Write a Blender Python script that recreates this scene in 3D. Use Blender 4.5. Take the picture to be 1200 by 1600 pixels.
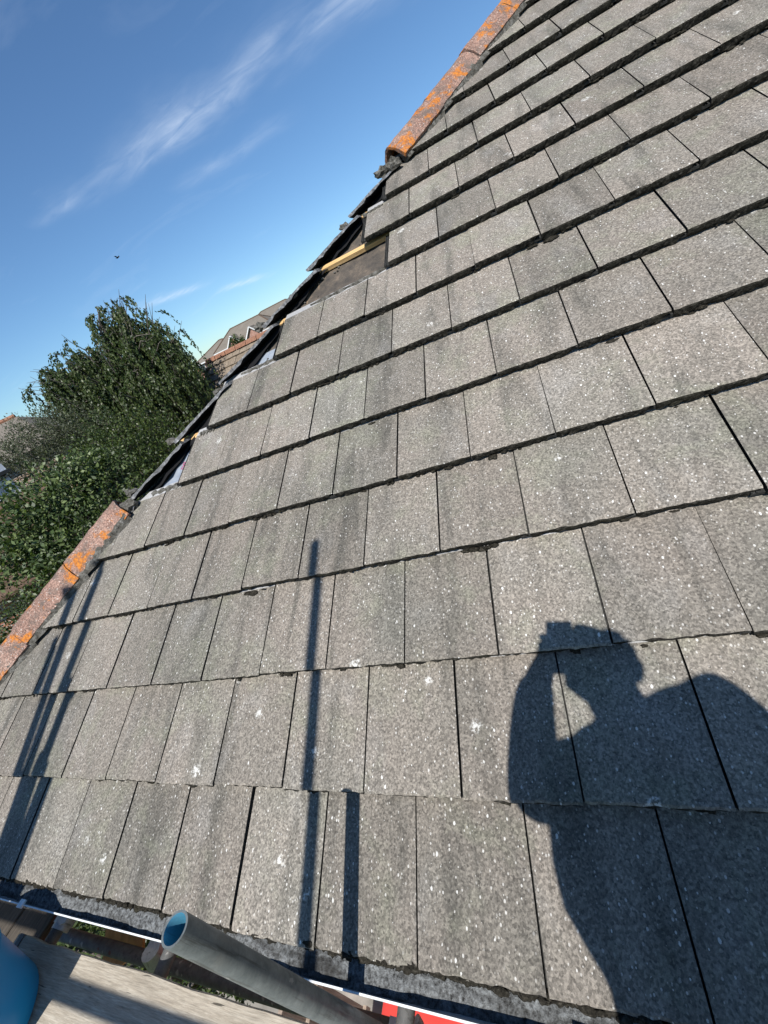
import bpy, bmesh, math, random
import numpy as np
from mathutils import Vector, Matrix

for o in list(bpy.data.objects):
    bpy.data.objects.remove(o, do_unlink=True)
scene = bpy.context.scene
COL = scene.collection
R = math.radians
random.seed(7)

# ------------------------------------------------------------------ camera
CW = Vector((2.197876, -0.186685, 1.368144))
RIGHT = Vector((0.897440, 0.204670, -0.390783))
UP = Vector((0.219570, 0.561081, 0.798108))
BACK = Vector((0.382610, -0.802058, 0.458597))
cam_d = bpy.data.cameras.new('camera')
cam = bpy.data.objects.new('camera', cam_d)
COL.objects.link(cam)
m = Matrix.Identity(4)
for i in range(3):
    m[i][0], m[i][1], m[i][2], m[i][3] = RIGHT[i], UP[i], BACK[i], CW[i]
cam.matrix_world = m
cam_d.sensor_fit = 'VERTICAL'
cam_d.sensor_height = 36.0
cam_d.sensor_width = 27.0
cam_d.lens = 638.555 / 1600 * 36
cam_d.clip_start = 0.005
cam_d.clip_end = 3000
scene.camera = cam

# ------------------------------------------------------------------ sun + sky
SUN = Vector((0.039267, -0.653287, 0.756091)).normalized()
sun_d = bpy.data.lights.new('sun', 'SUN')
sun_d.energy = 5.0
sun_d.angle = R(0.53)
sun_d.color = (1.0, 0.972, 0.93)
sun_o = bpy.data.objects.new('sun', sun_d)
COL.objects.link(sun_o)
sun_o.rotation_euler = SUN.to_track_quat('Z', 'Y').to_euler()
sun_o.location = SUN * 60

world = bpy.data.worlds.new('World')
scene.world = world
world.use_nodes = True
wt = world.node_tree
for n in list(wt.nodes):
    wt.nodes.remove(n)


def N(t, typ, **kw):
    n = t.nodes.new(typ)
    for k, v in kw.items():
        if k.startswith('i_'):
            n.inputs[k[2:].replace('_', ' ')].default_value = v
        else:
            setattr(n, k, v)
    return n


def mth(t, op, a, b=None, c=None, clamp=False):
    n = t.nodes.new('ShaderNodeMath')
    n.operation = op
    n.use_clamp = clamp
    for i, v in enumerate((a, b, c)):
        if v is None:
            continue
        if isinstance(v, (int, float)):
            n.inputs[i].default_value = v
        else:
            t.links.new(v, n.inputs[i])
    return n.outputs[0]


def ramp(t, fac, stops, interp='LINEAR'):
    n = t.nodes.new('ShaderNodeValToRGB')
    n.color_ramp.interpolation = interp
    e = n.color_ramp.elements
    while len(e) < len(stops):
        e.new(0.5)
    for i, (p, c) in enumerate(stops):
        e[i].position = p
        e[i].color = (*c, 1) if not isinstance(c, (int, float)) else (c, c, c, 1)
    t.links.new(fac, n.inputs[0])
    return n.outputs[0]


def mixc(t, fac, a, b, mode='MIX'):
    n = t.nodes.new('ShaderNodeMix')
    n.data_type = 'RGBA'
    n.blend_type = mode
    n.clamp_factor = True
    for sock, v in ((n.inputs[0], fac), (n.inputs[6], a), (n.inputs[7], b)):
        if isinstance(v, (int, float)):
            sock.default_value = v
        elif isinstance(v, (tuple, list)):
            sock.default_value = (*v, 1) if len(v) == 3 else v
        else:
            t.links.new(v, sock)
    return n.outputs[2]


sky = N(wt, 'ShaderNodeTexSky', sky_type='NISHITA', sun_disc=False,
        sun_elevation=math.asin(SUN.z), sun_rotation=math.atan2(SUN.x, SUN.y),
        altitude=60.0, air_density=1.0, dust_density=0.12, ozone_density=2.2)
tc = N(wt, 'ShaderNodeTexCoord')
sep = N(wt, 'ShaderNodeSeparateXYZ')
wt.links.new(tc.outputs['Generated'], sep.inputs[0])
zz = mth(wt, 'ADD', mth(wt, 'MAXIMUM', sep.outputs[2], 0.0), 0.1)
px = mth(wt, 'DIVIDE', sep.outputs[0], zz)
py = mth(wt, 'DIVIDE', sep.outputs[1], zz)
comb = N(wt, 'ShaderNodeCombineXYZ')
wt.links.new(px, comb.inputs[0])
wt.links.new(py, comb.inputs[1])


def cloud_noise(scale, stretch, ang, detail=5, dist=0.6, rough=.55, off=0.0):
    mp = N(wt, 'ShaderNodeMapping')
    mp.inputs['Rotation'].default_value = (0, 0, ang)
    mp.inputs['Scale'].default_value = (scale, scale * stretch, 1)
    mp.inputs['Location'].default_value = (off, off * .7, 0)
    wt.links.new(comb.outputs[0], mp.inputs[0])
    nz = N(wt, 'ShaderNodeTexNoise')
    nz.inputs['Scale'].default_value = 1
    nz.inputs['Detail'].default_value = detail
    nz.inputs['Roughness'].default_value = rough
    nz.inputs['Distortion'].default_value = dist
    wt.links.new(mp.outputs[0], nz.inputs['Vector'])
    return nz.outputs[0]


def streak(a, b, w, amp, edge=.35):
    # a soft cirrus trail between two points of the cloud layer
    ax, ay = a
    bx, by = b
    L = math.hypot(bx - ax, by - ay)
    ux, uy = (bx - ax) / L, (by - ay) / L
    dx = mth(wt, 'SUBTRACT', px, ax)
    dy = mth(wt, 'SUBTRACT', py, ay)
    t_ = mth(wt, 'ADD', mth(wt, 'MULTIPLY', dx, ux), mth(wt, 'MULTIPLY', dy, uy))
    q = mth(wt, 'ADD', mth(wt, 'MULTIPLY', dx, -uy), mth(wt, 'MULTIPLY', dy, ux))
    wob = mth(wt, 'MULTIPLY', mth(wt, 'SUBTRACT', cloud_noise(2.2, 1.0, 0.3, 3, .3), .5), w * 2.6)
    q = mth(wt, 'ADD', q, wob)
    g = mth(wt, 'POWER', 2.718, mth(wt, 'MULTIPLY', mth(wt, 'POWER', mth(wt, 'DIVIDE', q, w), 2.0), -1.0))
    e0 = mth(wt, 'DIVIDE', mth(wt, 'ADD', t_, edge * L * .5), edge * L, clamp=True)
    e1 = mth(wt, 'DIVIDE', mth(wt, 'SUBTRACT', L * (1 + edge * .5), t_), edge * L, clamp=True)
    return mth(wt, 'MULTIPLY', mth(wt, 'MULTIPLY', g, mth(wt, 'MULTIPLY', e0, e1)), amp)


fine = ramp(wt, cloud_noise(5.0, 2.6, -0.12, 7, .9, .62), [(.3, 0.25), (.72, 1.0)])
s1 = streak((-1.36, 1.87), (.6, 2.08), .12, .46, .3)
s2 = streak((-1.25, 2.28), (-.71, 2.37), .07, .28, .4)
s3 = streak((-2.43, 4.08), (-2.18, 4.59), .10, .45, .4)
s4 = streak((-1.69, 1.757), (-1.49, 1.815), .045, .25, .5)
s5 = streak((-2.7, 3.05), (-2.38, 3.66), .10, .40, .4)
general = ramp(wt, cloud_noise(.85, 2.4, -.35, 8, .8, .6, 3.1), [(.57, 0.0), (.9, .14)])
cl = s1
for s in (s2, s3, s4, s5):
    cl = mth(wt, 'ADD', cl, s)
brk = ramp(wt, cloud_noise(1.7, 1.3, .4, 3, .4, .55, 1.3), [(.36, .15), (.62, 1.15)])
cl = mth(wt, 'MULTIPLY', mth(wt, 'MULTIPLY', cl, fine), brk)
cl = mth(wt, 'ADD', cl, general, clamp=True)
up_mask = mth(wt, 'MULTIPLY', sep.outputs[2], 12.0, clamp=True)
cl = mth(wt, 'MULTIPLY', cl, up_mask)
skyc = mixc(wt, 1.0, sky.outputs[0], (0.75, 0.995, 1.19), 'MULTIPLY')
cloudy = mixc(wt, cl, skyc, (8.4, 9.4, 10.8))
bg = N(wt, 'ShaderNodeBackground')
bg.inputs['Strength'].default_value = 0.078
wt.links.new(cloudy, bg.inputs['Color'])
wo = N(wt, 'ShaderNodeOutputWorld')
wt.links.new(bg.outputs[0], wo.inputs[0])

scene.view_settings.view_transform = 'Standard'
scene.view_settings.look = 'None'
scene.view_settings.gamma = 1
scene.view_settings.exposure = 0.5
scene.view_settings.use_curve_mapping = False
scene.render.engine = 'CYCLES'

# ------------------------------------------------------------------ geometry constants
PIT = R(30.5)
CP, SP = math.cos(PIT), math.sin(PIT)
TW = 0.30          # tile cover width
GA = 0.3526        # gauge
RISE = 0.043       # step from nose to the tile below
TILT = math.atan(RISE / GA)
XH = -1.655        # hip foot on the eaves line
GZ = -5.0          # ground
NCOURSE = 17


def pw(x, s, n=0.0):
    """roof-plane coordinates (along eaves, up the slope, off the slope) to world"""
    return Vector((x, s * CP - n * SP, s * SP + n * CP))


def hip_x(s):
    return XH + s * CP


def side(v):
    """mirror a point of the front slope onto the side slope"""
    return Vector((XH + v.y, v.x - XH, v.z))


# ------------------------------------------------------------------ materials
MAT = {}


def mat(name, col=(.5, .5, .5), rough=.8, metal=0.0, spec=.3):
    mt = bpy.data.materials.new(name)
    mt.use_nodes = True
    b = mt.node_tree.nodes['Principled BSDF']
    b.inputs['Base Color'].default_value = (*col, 1)
    b.inputs['Roughness'].default_value = rough
    b.inputs['Metallic'].default_value = metal
    b.inputs['Specular IOR Level'].default_value = spec
    MAT[name] = mt
    return mt, mt.node_tree, b


def noise(t, vec, scale, detail=3, rough=.5, dist=0.0):
    n = t.nodes.new('ShaderNodeTexNoise')
    n.inputs['Scale'].default_value = scale
    n.inputs['Detail'].default_value = detail
    n.inputs['Roughness'].default_value = rough
    n.inputs['Distortion'].default_value = dist
    if vec is not None:
        t.links.new(vec, n.inputs['Vector'])
    return n.outputs[0]


def voro(t, vec, scale, rnd=1.0):
    n = t.nodes.new('ShaderNodeTexVoronoi')
    n.inputs['Scale'].default_value = scale
    n.inputs['Randomness'].default_value = rnd
    t.links.new(vec, n.inputs['Vector'])
    return n.outputs['Distance'], n.outputs['Color']


def mapping(t, vec, scale=(1, 1, 1), rot=(0, 0, 0), loc=(0, 0, 0)):
    n = t.nodes.new('ShaderNodeMapping')
    n.inputs['Scale'].default_value = scale
    n.inputs['Rotation'].default_value = rot
    n.inputs['Location'].default_value = loc
    t.links.new(vec, n.inputs[0])
    return n.outputs[0]


def bump(t, b, h, strength=.3, dist=.01):
    n = t.nodes.new('ShaderNodeBump')
    n.inputs['Strength'].default_value = strength
    n.inputs['Distance'].default_value = dist
    t.links.new(h, n.inputs['Height'])
    t.links.new(n.outputs[0], b.inputs['Normal'])


def wpos(t):
    return t.nodes.new('ShaderNodeNewGeometry').outputs['Position']


def opos(t):
    return t.nodes.new('ShaderNodeTexCoord').outputs['Object']


def orand(t):
    return t.nodes.new('ShaderNodeObjectInfo').outputs['Random']


def sepr(t, c, i=0):
    n = t.nodes.new('ShaderNodeSeparateColor')
    t.links.new(c, n.inputs[0])
    return n.outputs[i]


def tile_material(name, base, pink, clean=False):
    mt, t, b = mat(name, base, .88, 0, .25)
    P = mapping(t, wpos(t), rot=(-PIT, 0, 0))
    # rotated position: x along the eaves, y up the slope
    big = noise(t, P, 1.7, 3, .55)
    col = mixc(t, ramp(t, big, [(.36, 0.0), (.60, 1.0)]), base, pink)
    rnd = orand(t)
    col = mixc(t, mth(t, 'MULTIPLY', mth(t, 'FRACT', mth(t, 'MULTIPLY', rnd, 7.31)), .55), col, pink)
    # rain streaks running down the slope
    st = noise(t, mapping(t, P, (9, 1.1, 6)), 1.0, 4, .6, .5)
    col = mixc(t, mth(t, 'MULTIPLY', ramp(t, st, [(.50, 0.0), (.70, 1.0)]), .0 if clean else .8), col,
               tuple(c * .52 for c in base))
    st2 = noise(t, mapping(t, P, (5, 2.6, 6), loc=(3, 2, 1)), 1.0, 3, .6, .4)
    col = mixc(t, mth(t, 'MULTIPLY', ramp(t, st2, [(.55, 0.0), (.75, 1.0)]), .35), col,
               (.28, .268, .25))
    pt = noise(t, mapping(t, P, loc=(7, 3, 1)), 5.5, 4, .62, .3)
    col = mixc(t, mth(t, 'MULTIPLY', ramp(t, pt, [(.52, 0.0), (.68, 1.0)]), .45 if not clean else .1), col, (.185, .185, .135))
    # grain of the crushed-stone face
    k = 0.35 if clean else 1.0
    g1 = noise(t, P, 135, 3, .75)
    g2 = noise(t, P, 330, 2, .6)
    dg, cg = voro(t, mapping(t, P, (1, .8, 1)), 230)
    gr = mth(t, 'ADD', mth(t, 'MULTIPLY', g1, .55), mth(t, 'ADD', mth(t, 'MULTIPLY', g2, .20), mth(t, 'MULTIPLY', sepr(t, cg), .25)))
    gm = ramp(t, gr, [(.30, .42), (.42, .74), (.51, .98), (.62, 1.38), (.72, 1.75)])
    if clean:
        gm = mixc(t, .6, gm, (1, 1, 1))
    col = mixc(t, 1.0, col, gm, 'MULTIPLY')
    # pale chips
    d1, c1 = voro(t, mapping(t, P, (1, .70, 1), loc=(.7, .2, 0)), 135)
    r1 = sepr(t, c1)
    f1 = mth(t, 'MULTIPLY', mth(t, 'LESS_THAN', d1, mth(t, 'MULTIPLY', mth(t, 'SUBTRACT', r1, .54), .80)),
             mth(t, 'MULTIPLY', sepr(t, c1, 1), .9 * k))
    col = mixc(t, f1, col, (.55, .53, .49))
    d2, c2 = voro(t, mapping(t, P, (1, .60, 1), rot=(0, 0, .4), loc=(.3, .1, 0)), 62)
    r2 = sepr(t, c2)
    f2 = mth(t, 'MULTIPLY', mth(t, 'LESS_THAN', mth(t, 'ADD', d2, mth(t, 'MULTIPLY', mth(t, 'SUBTRACT', g1, .5), .30)),
             mth(t, 'MULTIPLY', mth(t, 'SUBTRACT', r2, .74), .75)), .85 * k)
    col = mixc(t, f2, col, (.64, .63, .59))
    # lichen blots
    wob = noise(t, P, 60, 4, .75)
    d3, c3 = voro(t, P, 7.5)
    r3 = sepr(t, c3)
    dd = mth(t, 'ADD', d3, mth(t, 'MULTIPLY', mth(t, 'SUBTRACT', wob, .5), .34))
    soft = ramp(t, mth(t, 'SUBTRACT', mth(t, 'MULTIPLY', mth(t, 'SUBTRACT', r3, .52), .42), dd), [(.0, 0.0), (.07, 1.0)])
    fleck = ramp(t, noise(t, P, 95, 3, .7), [(.44, 0.0), (.56, 1.0)])
    f3 = mth(t, 'MULTIPLY', mth(t, 'MULTIPLY', soft, fleck), .85 * k)
    col = mixc(t, f3, col, (.58, .57, .53))
    # dark algae dots
    d4, c4 = voro(t, mapping(t, P, loc=(5, 3, 0)), 11)
    r4 = sepr(t, c4)
    d4 = mth(t, 'ADD', d4, mth(t, 'MULTIPLY', mth(t, 'SUBTRACT', wob, .5), .25))
    f4 = mth(t, 'MULTIPLY', mth(t, 'LESS_THAN', d4, mth(t, 'MULTIPLY', mth(t, 'SUBTRACT', r4, .82), .5)), .5 * k)
    col = mixc(t, f4, col, (.05, .05, .04))
    br = mth(t, 'ADD', .80, mth(t, 'MULTIPLY', rnd, .32))
    cb = t.nodes.new('ShaderNodeCombineColor')
    for i in range(3):
        t.links.new(br, cb.inputs[i])
    col = mixc(t, 1.0, col, cb.outputs[0], 'MULTIPLY')
    t.links.new(col, b.inputs['Base Color'])
    bump(t, b, gr, .55, .004)
    return mt


tile_material('tile_face', (.156, .147, .124), (.196, .171, .143))
tile_material('tile_head', (.33, .33, .325), (.34, .335, .33), clean=True)

# mossy broken nose of the tiles
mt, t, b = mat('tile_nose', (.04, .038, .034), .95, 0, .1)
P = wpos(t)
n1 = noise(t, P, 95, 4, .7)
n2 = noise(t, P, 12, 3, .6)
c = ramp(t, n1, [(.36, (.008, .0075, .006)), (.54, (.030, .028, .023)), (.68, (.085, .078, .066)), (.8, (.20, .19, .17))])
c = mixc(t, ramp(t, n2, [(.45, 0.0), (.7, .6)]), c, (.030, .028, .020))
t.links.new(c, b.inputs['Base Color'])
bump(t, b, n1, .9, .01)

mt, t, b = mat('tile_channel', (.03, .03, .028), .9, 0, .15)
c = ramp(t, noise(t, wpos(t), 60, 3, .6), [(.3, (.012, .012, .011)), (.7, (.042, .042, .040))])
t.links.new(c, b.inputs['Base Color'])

mt, t, b = mat('moss', (.03, .028, .016), 1.0, 0, .05)
n1 = noise(t, wpos(t), 130, 4, .7)
n2 = noise(t, wpos(t), 9, 2, .6)
c = ramp(t, n1, [(.3, (.008, .0075, .006)), (.55, (.030, .027, .021)), (.75, (.085, .077, .062))])
c = mixc(t, ramp(t, n2, [(.60, 0.0), (.75, .5)]), c, (.028, .028, .012))
t.links.new(c, b.inputs['Base Color'])
bump(t, b, n1, 1.0, .006)

# terracotta hip tiles with orange lichen
mt, t, b = mat('hip_clay', (.34, .17, .11), .9, 0, .2)
P = wpos(t)
n0 = noise(t, P, 5, 4, .6)
c = ramp(t, n0, [(.3, (.17, .095, .07)), (.55, (.25, .15, .115)), (.75, (.32, .215, .17))])
rn = orand(t)
c = mixc(t, mth(t, 'MULTIPLY', rn, .30), c, (.22, .15, .12))
gr = noise(t, P, 120, 3, .75)
c = mixc(t, 1.0, c, ramp(t, gr, [(.34, .30), (.5, .92), (.66, 1.7)]), 'MULTIPLY')
d1, c1 = voro(t, P, 85)
f1 = mth(t, 'MULTIPLY', mth(t, 'LESS_THAN', d1, mth(t, 'MULTIPLY', mth(t, 'SUBTRACT', sepr(t, c1), .5), .8)), .6)
c = mixc(t, f1, c, (.50, .45, .40))
# grey-black algae
al = noise(t, P, 11, 4, .7)
c = mixc(t, ramp(t, al, [(.46, 0.0), (.66, .85)]), c, (.105, .088, .075))
ln_ = noise(t, mapping(t, P, loc=(1.7, .3, .4)), 8.5, 5, .62, .4)
lf = mth(t, 'MULTIPLY', ramp(t, ln_, [(.515, 0.0), (.58, 1.0)]), ramp(t, noise(t, P, 75, 3, .7), [(.36, .25), (.5, 1.0)]))
lc = ramp(t, noise(t, P, 70, 3, .6), [(.3, (.24, .075, .015)), (.5, (.42, .14, .018)), (.7, (.55, .20, .03))])
c = mixc(t, mth(t, 'MULTIPLY', lf, .93), c, lc)
t.links.new(c, b.inputs['Base Color'])
bump(t, b, mth(t, 'ADD', gr, lf), .6, .004)

mt, t, b = mat('mortar', (.25, .24, .22), .95, 0, .15)
n1 = noise(t, wpos(t), 40, 5, .7)
c = ramp(t, n1, [(.3, (.03, .028, .022)), (.5, (.10, .094, .08)), (.75, (.25, .24, .22))])
t.links.new(c, b.inputs['Base Color'])
bump(t, b, n1, .9, .02)

mt, t, b = mat('slate_edge', (.06, .06, .06), .8, 0, .3)
n1 = noise(t, wpos(t), 45, 4, .7)
c = ramp(t, n1, [(.35, (.05, .05, .05)), (.55, (.14, .14, .142)), (.75, (.34, .34, .34))])
t.links.new(c, b.inputs['Base Color'])
bump(t, b, n1, .8, .01)

mt, t, b = mat('shade_black', (.008, .008, .009), .9, 0, .2)  # near-black holds the shade under the cut tiles and in the hip gap

mt, t, b = mat('felt', (.07, .058, .046), .8, 0, .3)
P = wpos(t)
n1 = noise(t, P, 14, 5, .65)
n2 = noise(t, P, 260, 2, .6)
c = ramp(t, n1, [(.3, (.040, .036, .032)), (.55, (.080, .066, .052)), (.75, (.15, .115, .085))])
c = mixc(t, 1.0, c, ramp(t, n2, [(.3, .6), (.7, 1.4)]), 'MULTIPLY')
stn = noise(t, mapping(t, mapping(t, P, rot=(-PIT, 0, 0)), (14, 2, 1), loc=(2, 0, 0)), 1, 3, .6)
c = mixc(t, ramp(t, stn, [(.60, 0.0), (.72, .75)]), c, (.27, .19, .12))
t.links.new(c, b.inputs['Base Color'])
bump(t, b, n1, .4, .01)

mt, t, b = mat('membrane', (.42, .47, .54), .55, 0, .4)
P = mapping(t, wpos(t), rot=(-PIT, 0, 0))
br = t.nodes.new('ShaderNodeTexBrick')
br.offset = 0
br.inputs['Color1'].default_value = (.25, .275, .31, 1)
br.inputs['Color2'].default_value = (.23, .26, .30, 1)
br.inputs['Mortar'].default_value = (.16, .19, .26, 1)
br.inputs['Scale'].default_value = 1
br.inputs['Mortar Size'].default_value = .0016
br.inputs['Brick Width'].default_value = .085
br.inputs['Row Height'].default_value = .085
t.links.new(P, br.inputs['Vector'])
n1 = noise(t, P, 25, 4, .6)
c = mixc(t, 1.0, br.outputs[0], ramp(t, n1, [(.3, .78), (.7, 1.08)]), 'MULTIPLY')
t.links.new(c, b.inputs['Base Color'])
bump(t, b, noise(t, P, 9, 3, .5), .35, .02)
mat('print_magenta', (.30, .06, .13), .6)


def wood(name, c0, c1, c2, axis_scale=(6, 85, 85), crack=True):
    mt, t, b = mat(name, c1, .85, 0, .2)
    P = opos(t)
    rn = orand(t)
    cmb = t.nodes.new('ShaderNodeCombineXYZ')
    t.links.new(mth(t, 'MULTIPLY', rn, 19.0), cmb.inputs[0])
    t.links.new(mth(t, 'MULTIPLY', rn, 7.0), cmb.inputs[1])
    va = t.nodes.new('ShaderNodeVectorMath')
    t.links.new(P, va.inputs[0])
    t.links.new(cmb.outputs[0], va.inputs[1])
    v = mapping(t, va.outputs[0], axis_scale)
    g = noise(t, v, 1.0, 8, .78, .35)
    g2 = noise(t, mapping(t, va.outputs[0], tuple(a * 4 for a in axis_scale)), 1.0, 3, .6, .4)
    c = ramp(t, g, [(.3, c0), (.5, c1), (.72, c2)])
    c = mixc(t, 1.0, c, ramp(t, g2, [(.3, .75), (.65, 1.12)]), 'MULTIPLY')
    if crack:
        cr = noise(t, mapping(t, va.outputs[0], (axis_scale[0] * 1.6, axis_scale[1] * 1.0, axis_scale[2] * 1.0), loc=(3, 3, 3)), 1.0, 2, .5, .3)
        c = mixc(t, ramp(t, cr, [(.68, 0.0), (.71, .85)]), c, (.03, .026, .02))
    bl = noise(t, va.outputs[0], 5, 3, .6)
    c = mixc(t, ramp(t, bl, [(.5, 0.0), (.75, .35)]), c, tuple(x * .6 for x in c1))
    t.links.new(c, b.inputs['Base Color'])
    bump(t, b, g, .5, .004)


wood('board_wood', (.22, .185, .14), (.35, .305, .24), (.46, .415, .34))
wood('batten_wood', (.42, .25, .10), (.56, .36, .16), (.66, .46, .25), (3, 60, 60), False)
wood('fence_wood', (.06, .038, .025), (.11, .070, .045), (.17, .115, .08), (25, 25, 2))
wood('gate_wood', (.16, .12, .09), (.30, .24, .19), (.42, .36, .30), (30, 30, 2))
wood('old_shade_timber', (.045, .038, .030), (.075, .063, .050), (.12, .10, .08))  # old rafter timber; on the corner boards its dark colour stands for shade
wood('ply', (.34, .17, .06), (.46, .25, .10), (.56, .34, .16), (4, 4, 20))

mt, t, b = mat('white_plastic', (.74, .75, .74), .35, 0, .5)
n1 = noise(t, wpos(t), 30, 4, .7)
c = ramp(t, n1, [(.3, (.50, .50, .47)), (.5, (.76, .77, .76))])
t.links.new(c, b.inputs['Base Color'])

mt, t, b = mat('silt', (.10, .10, .095), .95, 0, .2)
P = wpos(t)
n1 = noise(t, P, 75, 5, .75)
n2 = noise(t, mapping(t, P, (3, 16, 10)), 1.6, 3, .6)
c = ramp(t, n1, [(.34, (.018, .018, .017)), (.50, (.13, .135, .135)), (.66, (.26, .275, .28)), (.8, (.40, .41, .41))])
c = mixc(t, ramp(t, n2, [(.50, 0.0), (.68, .75)]), c, (.028, .027, .024))
t.links.new(c, b.inputs['Base Color'])
bump(t, b, n1, .9, .012)


def steel(name, c0, c1, rough, metal):
    mt, t, b = mat(name, c0, rough, metal, .4)
    P = wpos(t)
    n1 = noise(t, P, 24, 5, .7)
    n2 = noise(t, P, 6, 3, .6)
    c = ramp(t, n1, [(.3, c0), (.7, c1)])
    c = mixc(t, ramp(t, n2, [(.55, 0.0), (.75, .5)]), c, (.14, .12, .095))
    d3, c3 = voro(t, P, 26)
    f = mth(t, 'MULTIPLY', mth(t, 'LESS_THAN', mth(t, 'ADD', d3, mth(t, 'MULTIPLY', mth(t, 'SUBTRACT', n1, .5), .4)),
            mth(t, 'MULTIPLY', mth(t, 'SUBTRACT', sepr(t, c3), .72), .8)), .7)
    c = mixc(t, f, c, (.16, .045, .035))
    sc = noise(t, mapping(t, P, (60, 60, 5)), 1.0, 4, .7)
    c = mixc(t, ramp(t, sc, [(.56, 0.0), (.66, .55)]), c, (.055, .052, .045))
    d5, c5 = voro(t, mapping(t, P, (1, 1, .6)), 34)
    sp_ = mth(t, 'ADD', d5, mth(t, 'MULTIPLY', mth(t, 'SUBTRACT', noise(t, P, 90, 4, .7), .5), .5))
    f5 = mth(t, 'MULTIPLY', mth(t, 'LESS_THAN', sp_, mth(t, 'MULTIPLY', mth(t, 'SUBTRACT', sepr(t, c5, 1), .70), .9)), .6)
    c = mixc(t, f5, c, (.36, .35, .33))
    t.links.new(c, b.inputs['Base Color'])
    t.links.new(ramp(t, n1, [(.3, rough + .12), (.7, rough - .08)]), b.inputs['Roughness'])
    bump(t, b, n1, .15, .003)


steel('galvanised', (.12, .135, .13), (.23, .255, .25), .55, .5)
steel('galvanised_dull', (.09, .09, .088), (.17, .17, .165), .65, .4)
steel('coupler_steel', (.36, .37, .38), (.55, .56, .57), .5, .6)
steel('tube_bore', (.06, .24, .36), (.12, .36, .50), .35, .3)

mat('blue_plastic', (.008, .22, .47), .42, 0, .45)
mt, t, b = mat('red_paint', (.55, .045, .035), .5, 0, .4)
n1 = noise(t, wpos(t), 5, 4, .6)
t.links.new(ramp(t, n1, [(.3, (.46, .035, .028)), (.7, (.60, .055, .042))]), b.inputs['Base Color'])
mat('black_plastic', (.015, .015, .016), .3, 0, .5)
mat('glass', (.02, .025, .03), .06, 0, .8)
mat('jacket', (.03, .035, .05), .8)
mat('trousers', (.04, .04, .042), .85)
mat('skin', (.48, .28, .20), .55)
mat('hair', (.05, .03, .02), .7)
mat('boots', (.06, .045, .03), .7)
mat('eye_white', (.75, .74, .72), .3)


def brick_mat(name, c1, c2, mort, w=.225, h=.075):
    mt, t, b = mat(name, c1, .9, 0, .2)
    P = opos(t)
    sx = t.nodes.new('ShaderNodeSeparateXYZ')
    t.links.new(P, sx.inputs[0])
    cb = t.nodes.new('ShaderNodeCombineXYZ')
    t.links.new(mth(t, 'ADD', sx.outputs[0], sx.outputs[1]), cb.inputs[0])
    t.links.new(sx.outputs[2], cb.inputs[1])
    br = t.nodes.new('ShaderNodeTexBrick')
    br.inputs['Color1'].default_value = (*c1, 1)
    br.inputs['Color2'].default_value = (*c2, 1)
    br.inputs['Mortar'].default_value = (*mort, 1)
    br.inputs['Scale'].default_value = 1
    br.inputs['Mortar Size'].default_value = .01
    br.inputs['Brick Width'].default_value = w
    br.inputs['Row Height'].default_value = h
    t.links.new(cb.outputs[0], br.inputs['Vector'])
    n1 = noise(t, P, 4, 4, .6)
    c = mixc(t, 1.0, br.outputs[0], ramp(t, n1, [(.3, .75), (.7, 1.2)]), 'MULTIPLY')
    t.links.new(c, b.inputs['Base Color'])


brick_mat('brick_red', (.26, .095, .06), (.34, .14, .09), (.35, .32, .28))
brick_mat('brick_buff', (.34, .24, .16), (.28, .18, .12), (.4, .37, .33))
mat('render_white', (.58, .58, .57), .9)


def roofmat(name, a, bcol, sc=3.0):
    mt, t, b = mat(name, a, .9, 0, .2)
    n1 = noise(t, wpos(t), sc, 5, .7)
    n2 = noise(t, wpos(t), 24, 3, .6)
    c = ramp(t, n1, [(.3, a), (.7, bcol)])
    c = mixc(t, mth(t, 'MULTIPLY', orand(t), .35), c, tuple(x * .7 for x in a))
    c = mixc(t, 1.0, c, ramp(t, n2, [(.3, .7), (.7, 1.25)]), 'MULTIPLY')
    t.links.new(c, b.inputs['Base Color'])


roofmat('neighbour_tile', (.165, .13, .095), (.24, .195, .145))
roofmat('neighbour_ridge', (.20, .095, .06), (.28, .15, .095))
roofmat('far_tile', (.15, .13, .105), (.20, .175, .145), .6)
roofmat('brown_tile', (.085, .055, .038), (.12, .08, .055))
roofmat('grey_lead', (.40, .43, .48), (.50, .54, .60))


def leafmat(name, c0, c1, c2, trans=.35, rough=.45):
    mt, t, b = mat(name, c1, rough, 0, .35)
    n1 = noise(t, wpos(t), 1.6, 3, .6)
    n2 = noise(t, wpos(t), 37, 2, .6)
    g = t.nodes.new('ShaderNodeNewGeometry')
    rr = mth(t, 'ADD', mth(t, 'MULTIPLY', n1, .5), mth(t, 'MULTIPLY', g.outputs['Random Per Island'], .5))
    c = ramp(t, rr, [(.25, c0), (.5, c1), (.78, c2)])
    c = mixc(t, 1.0, c, ramp(t, n2, [(.3, .8), (.7, 1.15)]), 'MULTIPLY')
    t.links.new(c, b.inputs['Base Color'])
    tr = t.nodes.new('ShaderNodeBsdfTranslucent')
    t.links.new(mixc(t, 1.0, c, (1.1, 1.25, .5), 'MULTIPLY'), tr.inputs['Color'])
    mx = t.nodes.new('ShaderNodeMixShader')
    mx.inputs[0].default_value = trans
    t.links.new(b.outputs[0], mx.inputs[1])
    t.links.new(tr.outputs[0], mx.inputs[2])
    t.links.new(mx.outputs[0], t.nodes['Material Output'].inputs[0])


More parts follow.
